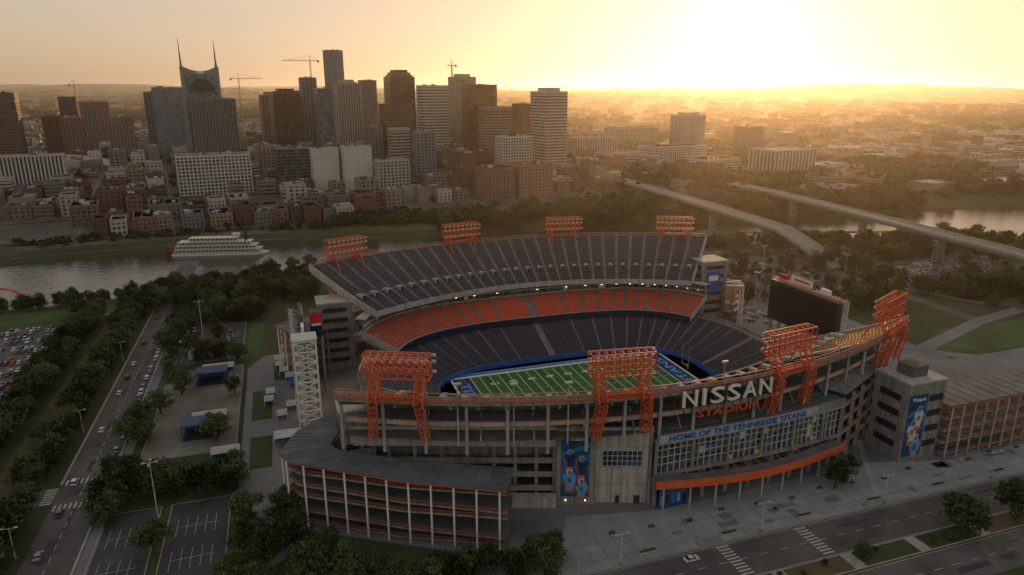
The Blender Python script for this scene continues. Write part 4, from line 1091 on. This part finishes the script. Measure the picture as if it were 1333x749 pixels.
# ------------------------------------------------------------------ lamps
def lamp_mesh(h,heads):
    mb=MB(); mb.cyl((0,0,0),(0,0,.9),.4,.4,8,CONC); mb.cyl((0,0,.9),(0,0,h),.2,.11,8,STEEL)
    for i in range(heads):
        t=i/heads*6.283; mb.beam((0,0,h-.1),(1.5*math.cos(t),1.5*math.sin(t),h+.1),.12,STEEL); mb.box(1.8*math.cos(t),1.8*math.sin(t),h+.1,.9,.5,.22,STEEL,t)
    return mb.mesh('lamp_mesh')
LM=[lamp_mesh(24,4),lamp_mesh(10,2)]
def lamp(u,v,k=1):
    o=bpy.data.objects.new('street_lamp',LM[k]); o.location=(u,v,0); COL.objects.link(o)
lamp(-166.5,-60,0); lamp(-168,112,0); lamp(-260,110,0); lamp(200,130,0); lamp(235,90,0); lamp(180,225,0); lamp(148,70,0); lamp(330,105,0)
for x in range(-40,220,48): lamp(x,-118,1)
for v in (-60,20,100,180): lamp(-204.5,v,1)
mb=MB()
for u in (-78,-62,-46):
    s_=u/112; x,y=u,-(98-30*s_*s_)+1; mb.cyl((x,y,26),(x,y,46),.25,.2,8,CONCL); mb.box(x,y,46.2,2.4,.7,.5,STEEL)
for u in (5,50,58):
    s_=u/112; x,y=u,-(98-30*s_*s_)+1; mb.cyl((x,y,40),(x,y,48),.2,.15,8,CONCL); mb.box(x,y,48.2,2,.6,.5,STEEL)
mb.obj('terrace_light_masts')
mb=MB()
for i in range(34):
    p=onL(random.uniform(-104,-24))+nin*random.uniform(3,9); mb.box(p.x,p.y,26.6,random.uniform(.6,3.5),random.uniform(.6,2.4),random.uniform(.8,1.8),random.choice((STEEL,CONCL,DARK,BR)),DA)
mb.obj('terrace_equipment')
# ------------------------------------------------------------------ haze (real air volume over the river valley and beyond)
hz=MB(); u0,v0=S(0,15200)
hz.box(0,0,0,60000,30000,430,None)
hm=bpy.data.meshes.new('haze'); hm.from_pydata(hz.V,[],hz.F)
m=bpy.data.materials.new('haze_air'); m.use_nodes=True; N=m.node_tree.nodes; N.remove(N['Principled BSDF'])
vs=N.new('ShaderNodeVolumeScatter'); vs.inputs['Color'].default_value=(1,.88,.72,1); vs.inputs['Density'].default_value=6e-5; vs.inputs['Anisotropy'].default_value=.7
m.node_tree.links.new(vs.outputs[0],N['Material Output'].inputs['Volume']); hm.materials.append(m)
try: m.cycles.homogeneous_volume=True
except Exception as e: print(e)
ho=bpy.data.objects.new('haze',hm); ho.location=(u0,v0,180); ho.rotation_euler=(0,0,-R(18.6)); COL.objects.link(ho)
# ------------------------------------------------------------------ light
EL=R(3.2); AZ=R(36)
sd=Vector((math.sin(AZ)*math.cos(EL),math.cos(AZ)*math.cos(EL),math.sin(EL)))
wd=bpy.data.worlds.new('World'); scene.world=wd; wd.use_nodes=True; N=wd.node_tree.nodes; L=wd.node_tree.links
sk=N.new('ShaderNodeTexSky'); sk.sky_type='NISHITA'; sk.sun_disc=False; sk.sun_elevation=EL; sk.sun_rotation=AZ; sk.dust_density=2.; sk.air_density=1.; sk.ozone_density=1.; sk.altitude=150
hs=N.new('ShaderNodeHueSaturation'); hs.inputs['Saturation'].default_value=.9; L.new(sk.outputs[0],hs.inputs['Color'])
gm_=N.new('ShaderNodeGamma'); gm_.inputs['Gamma'].default_value=.34; L.new(hs.outputs[0],gm_.inputs['Color'])
tn=N.new('ShaderNodeVectorMath'); tn.operation='MULTIPLY'; tn.inputs[1].default_value=(1,.87,.78); L.new(gm_.outputs[0],tn.inputs[0])
tc=N.new('ShaderNodeTexCoord'); dp=N.new('ShaderNodeVectorMath'); dp.operation='DOT_PRODUCT'; dp.inputs[1].default_value=sd; L.new(tc.outputs['Generated'],dp.inputs[0])
mxx=N.new('ShaderNodeMath'); mxx.operation='MAXIMUM'; mxx.inputs[1].default_value=0; L.new(dp.outputs['Value'],mxx.inputs[0])
acc=tn.outputs[0]
for pw,col in ((600,(2.4,2.1,1.5)),(70,(.6,.48,.26))):
    p_=N.new('ShaderNodeMath'); p_.operation='POWER'; p_.inputs[1].default_value=pw; L.new(mxx.outputs[0],p_.inputs[0])
    vm=N.new('ShaderNodeVectorMath'); vm.operation='SCALE'; vm.inputs[0].default_value=col; L.new(p_.outputs[0],vm.inputs['Scale'])
    ad=N.new('ShaderNodeVectorMath'); ad.operation='ADD'; L.new(acc,ad.inputs[0]); L.new(vm.outputs[0],ad.inputs[1]); acc=ad.outputs[0]
L.new(acc,N['Background'].inputs[0]); N['Background'].inputs[1].default_value=.44
sl=bpy.data.lights.new('sun','SUN'); sl.energy=5.; sl.angle=R(.6); sl.color=(1,.54,.22)
so=bpy.data.objects.new('sun',sl); so.rotation_euler=sd.to_track_quat('Z','Y').to_euler(); so.location=(0,0,300); COL.objects.link(so)
# ------------------------------------------------------------------ camera
cd=bpy.data.cameras.new('camera'); cd.sensor_width=36; cd.lens=24.3; cd.clip_end=90000; cd.clip_start=1
co=bpy.data.objects.new('camera',cd); u,v=S(0,0); co.location=(u,v,130); co.rotation_euler=(R(90-15.9),0,-R(18.6)); COL.objects.link(co); scene.camera=co
scene.view_settings.view_transform='Standard'; scene.view_settings.look='None'; scene.view_settings.exposure=0
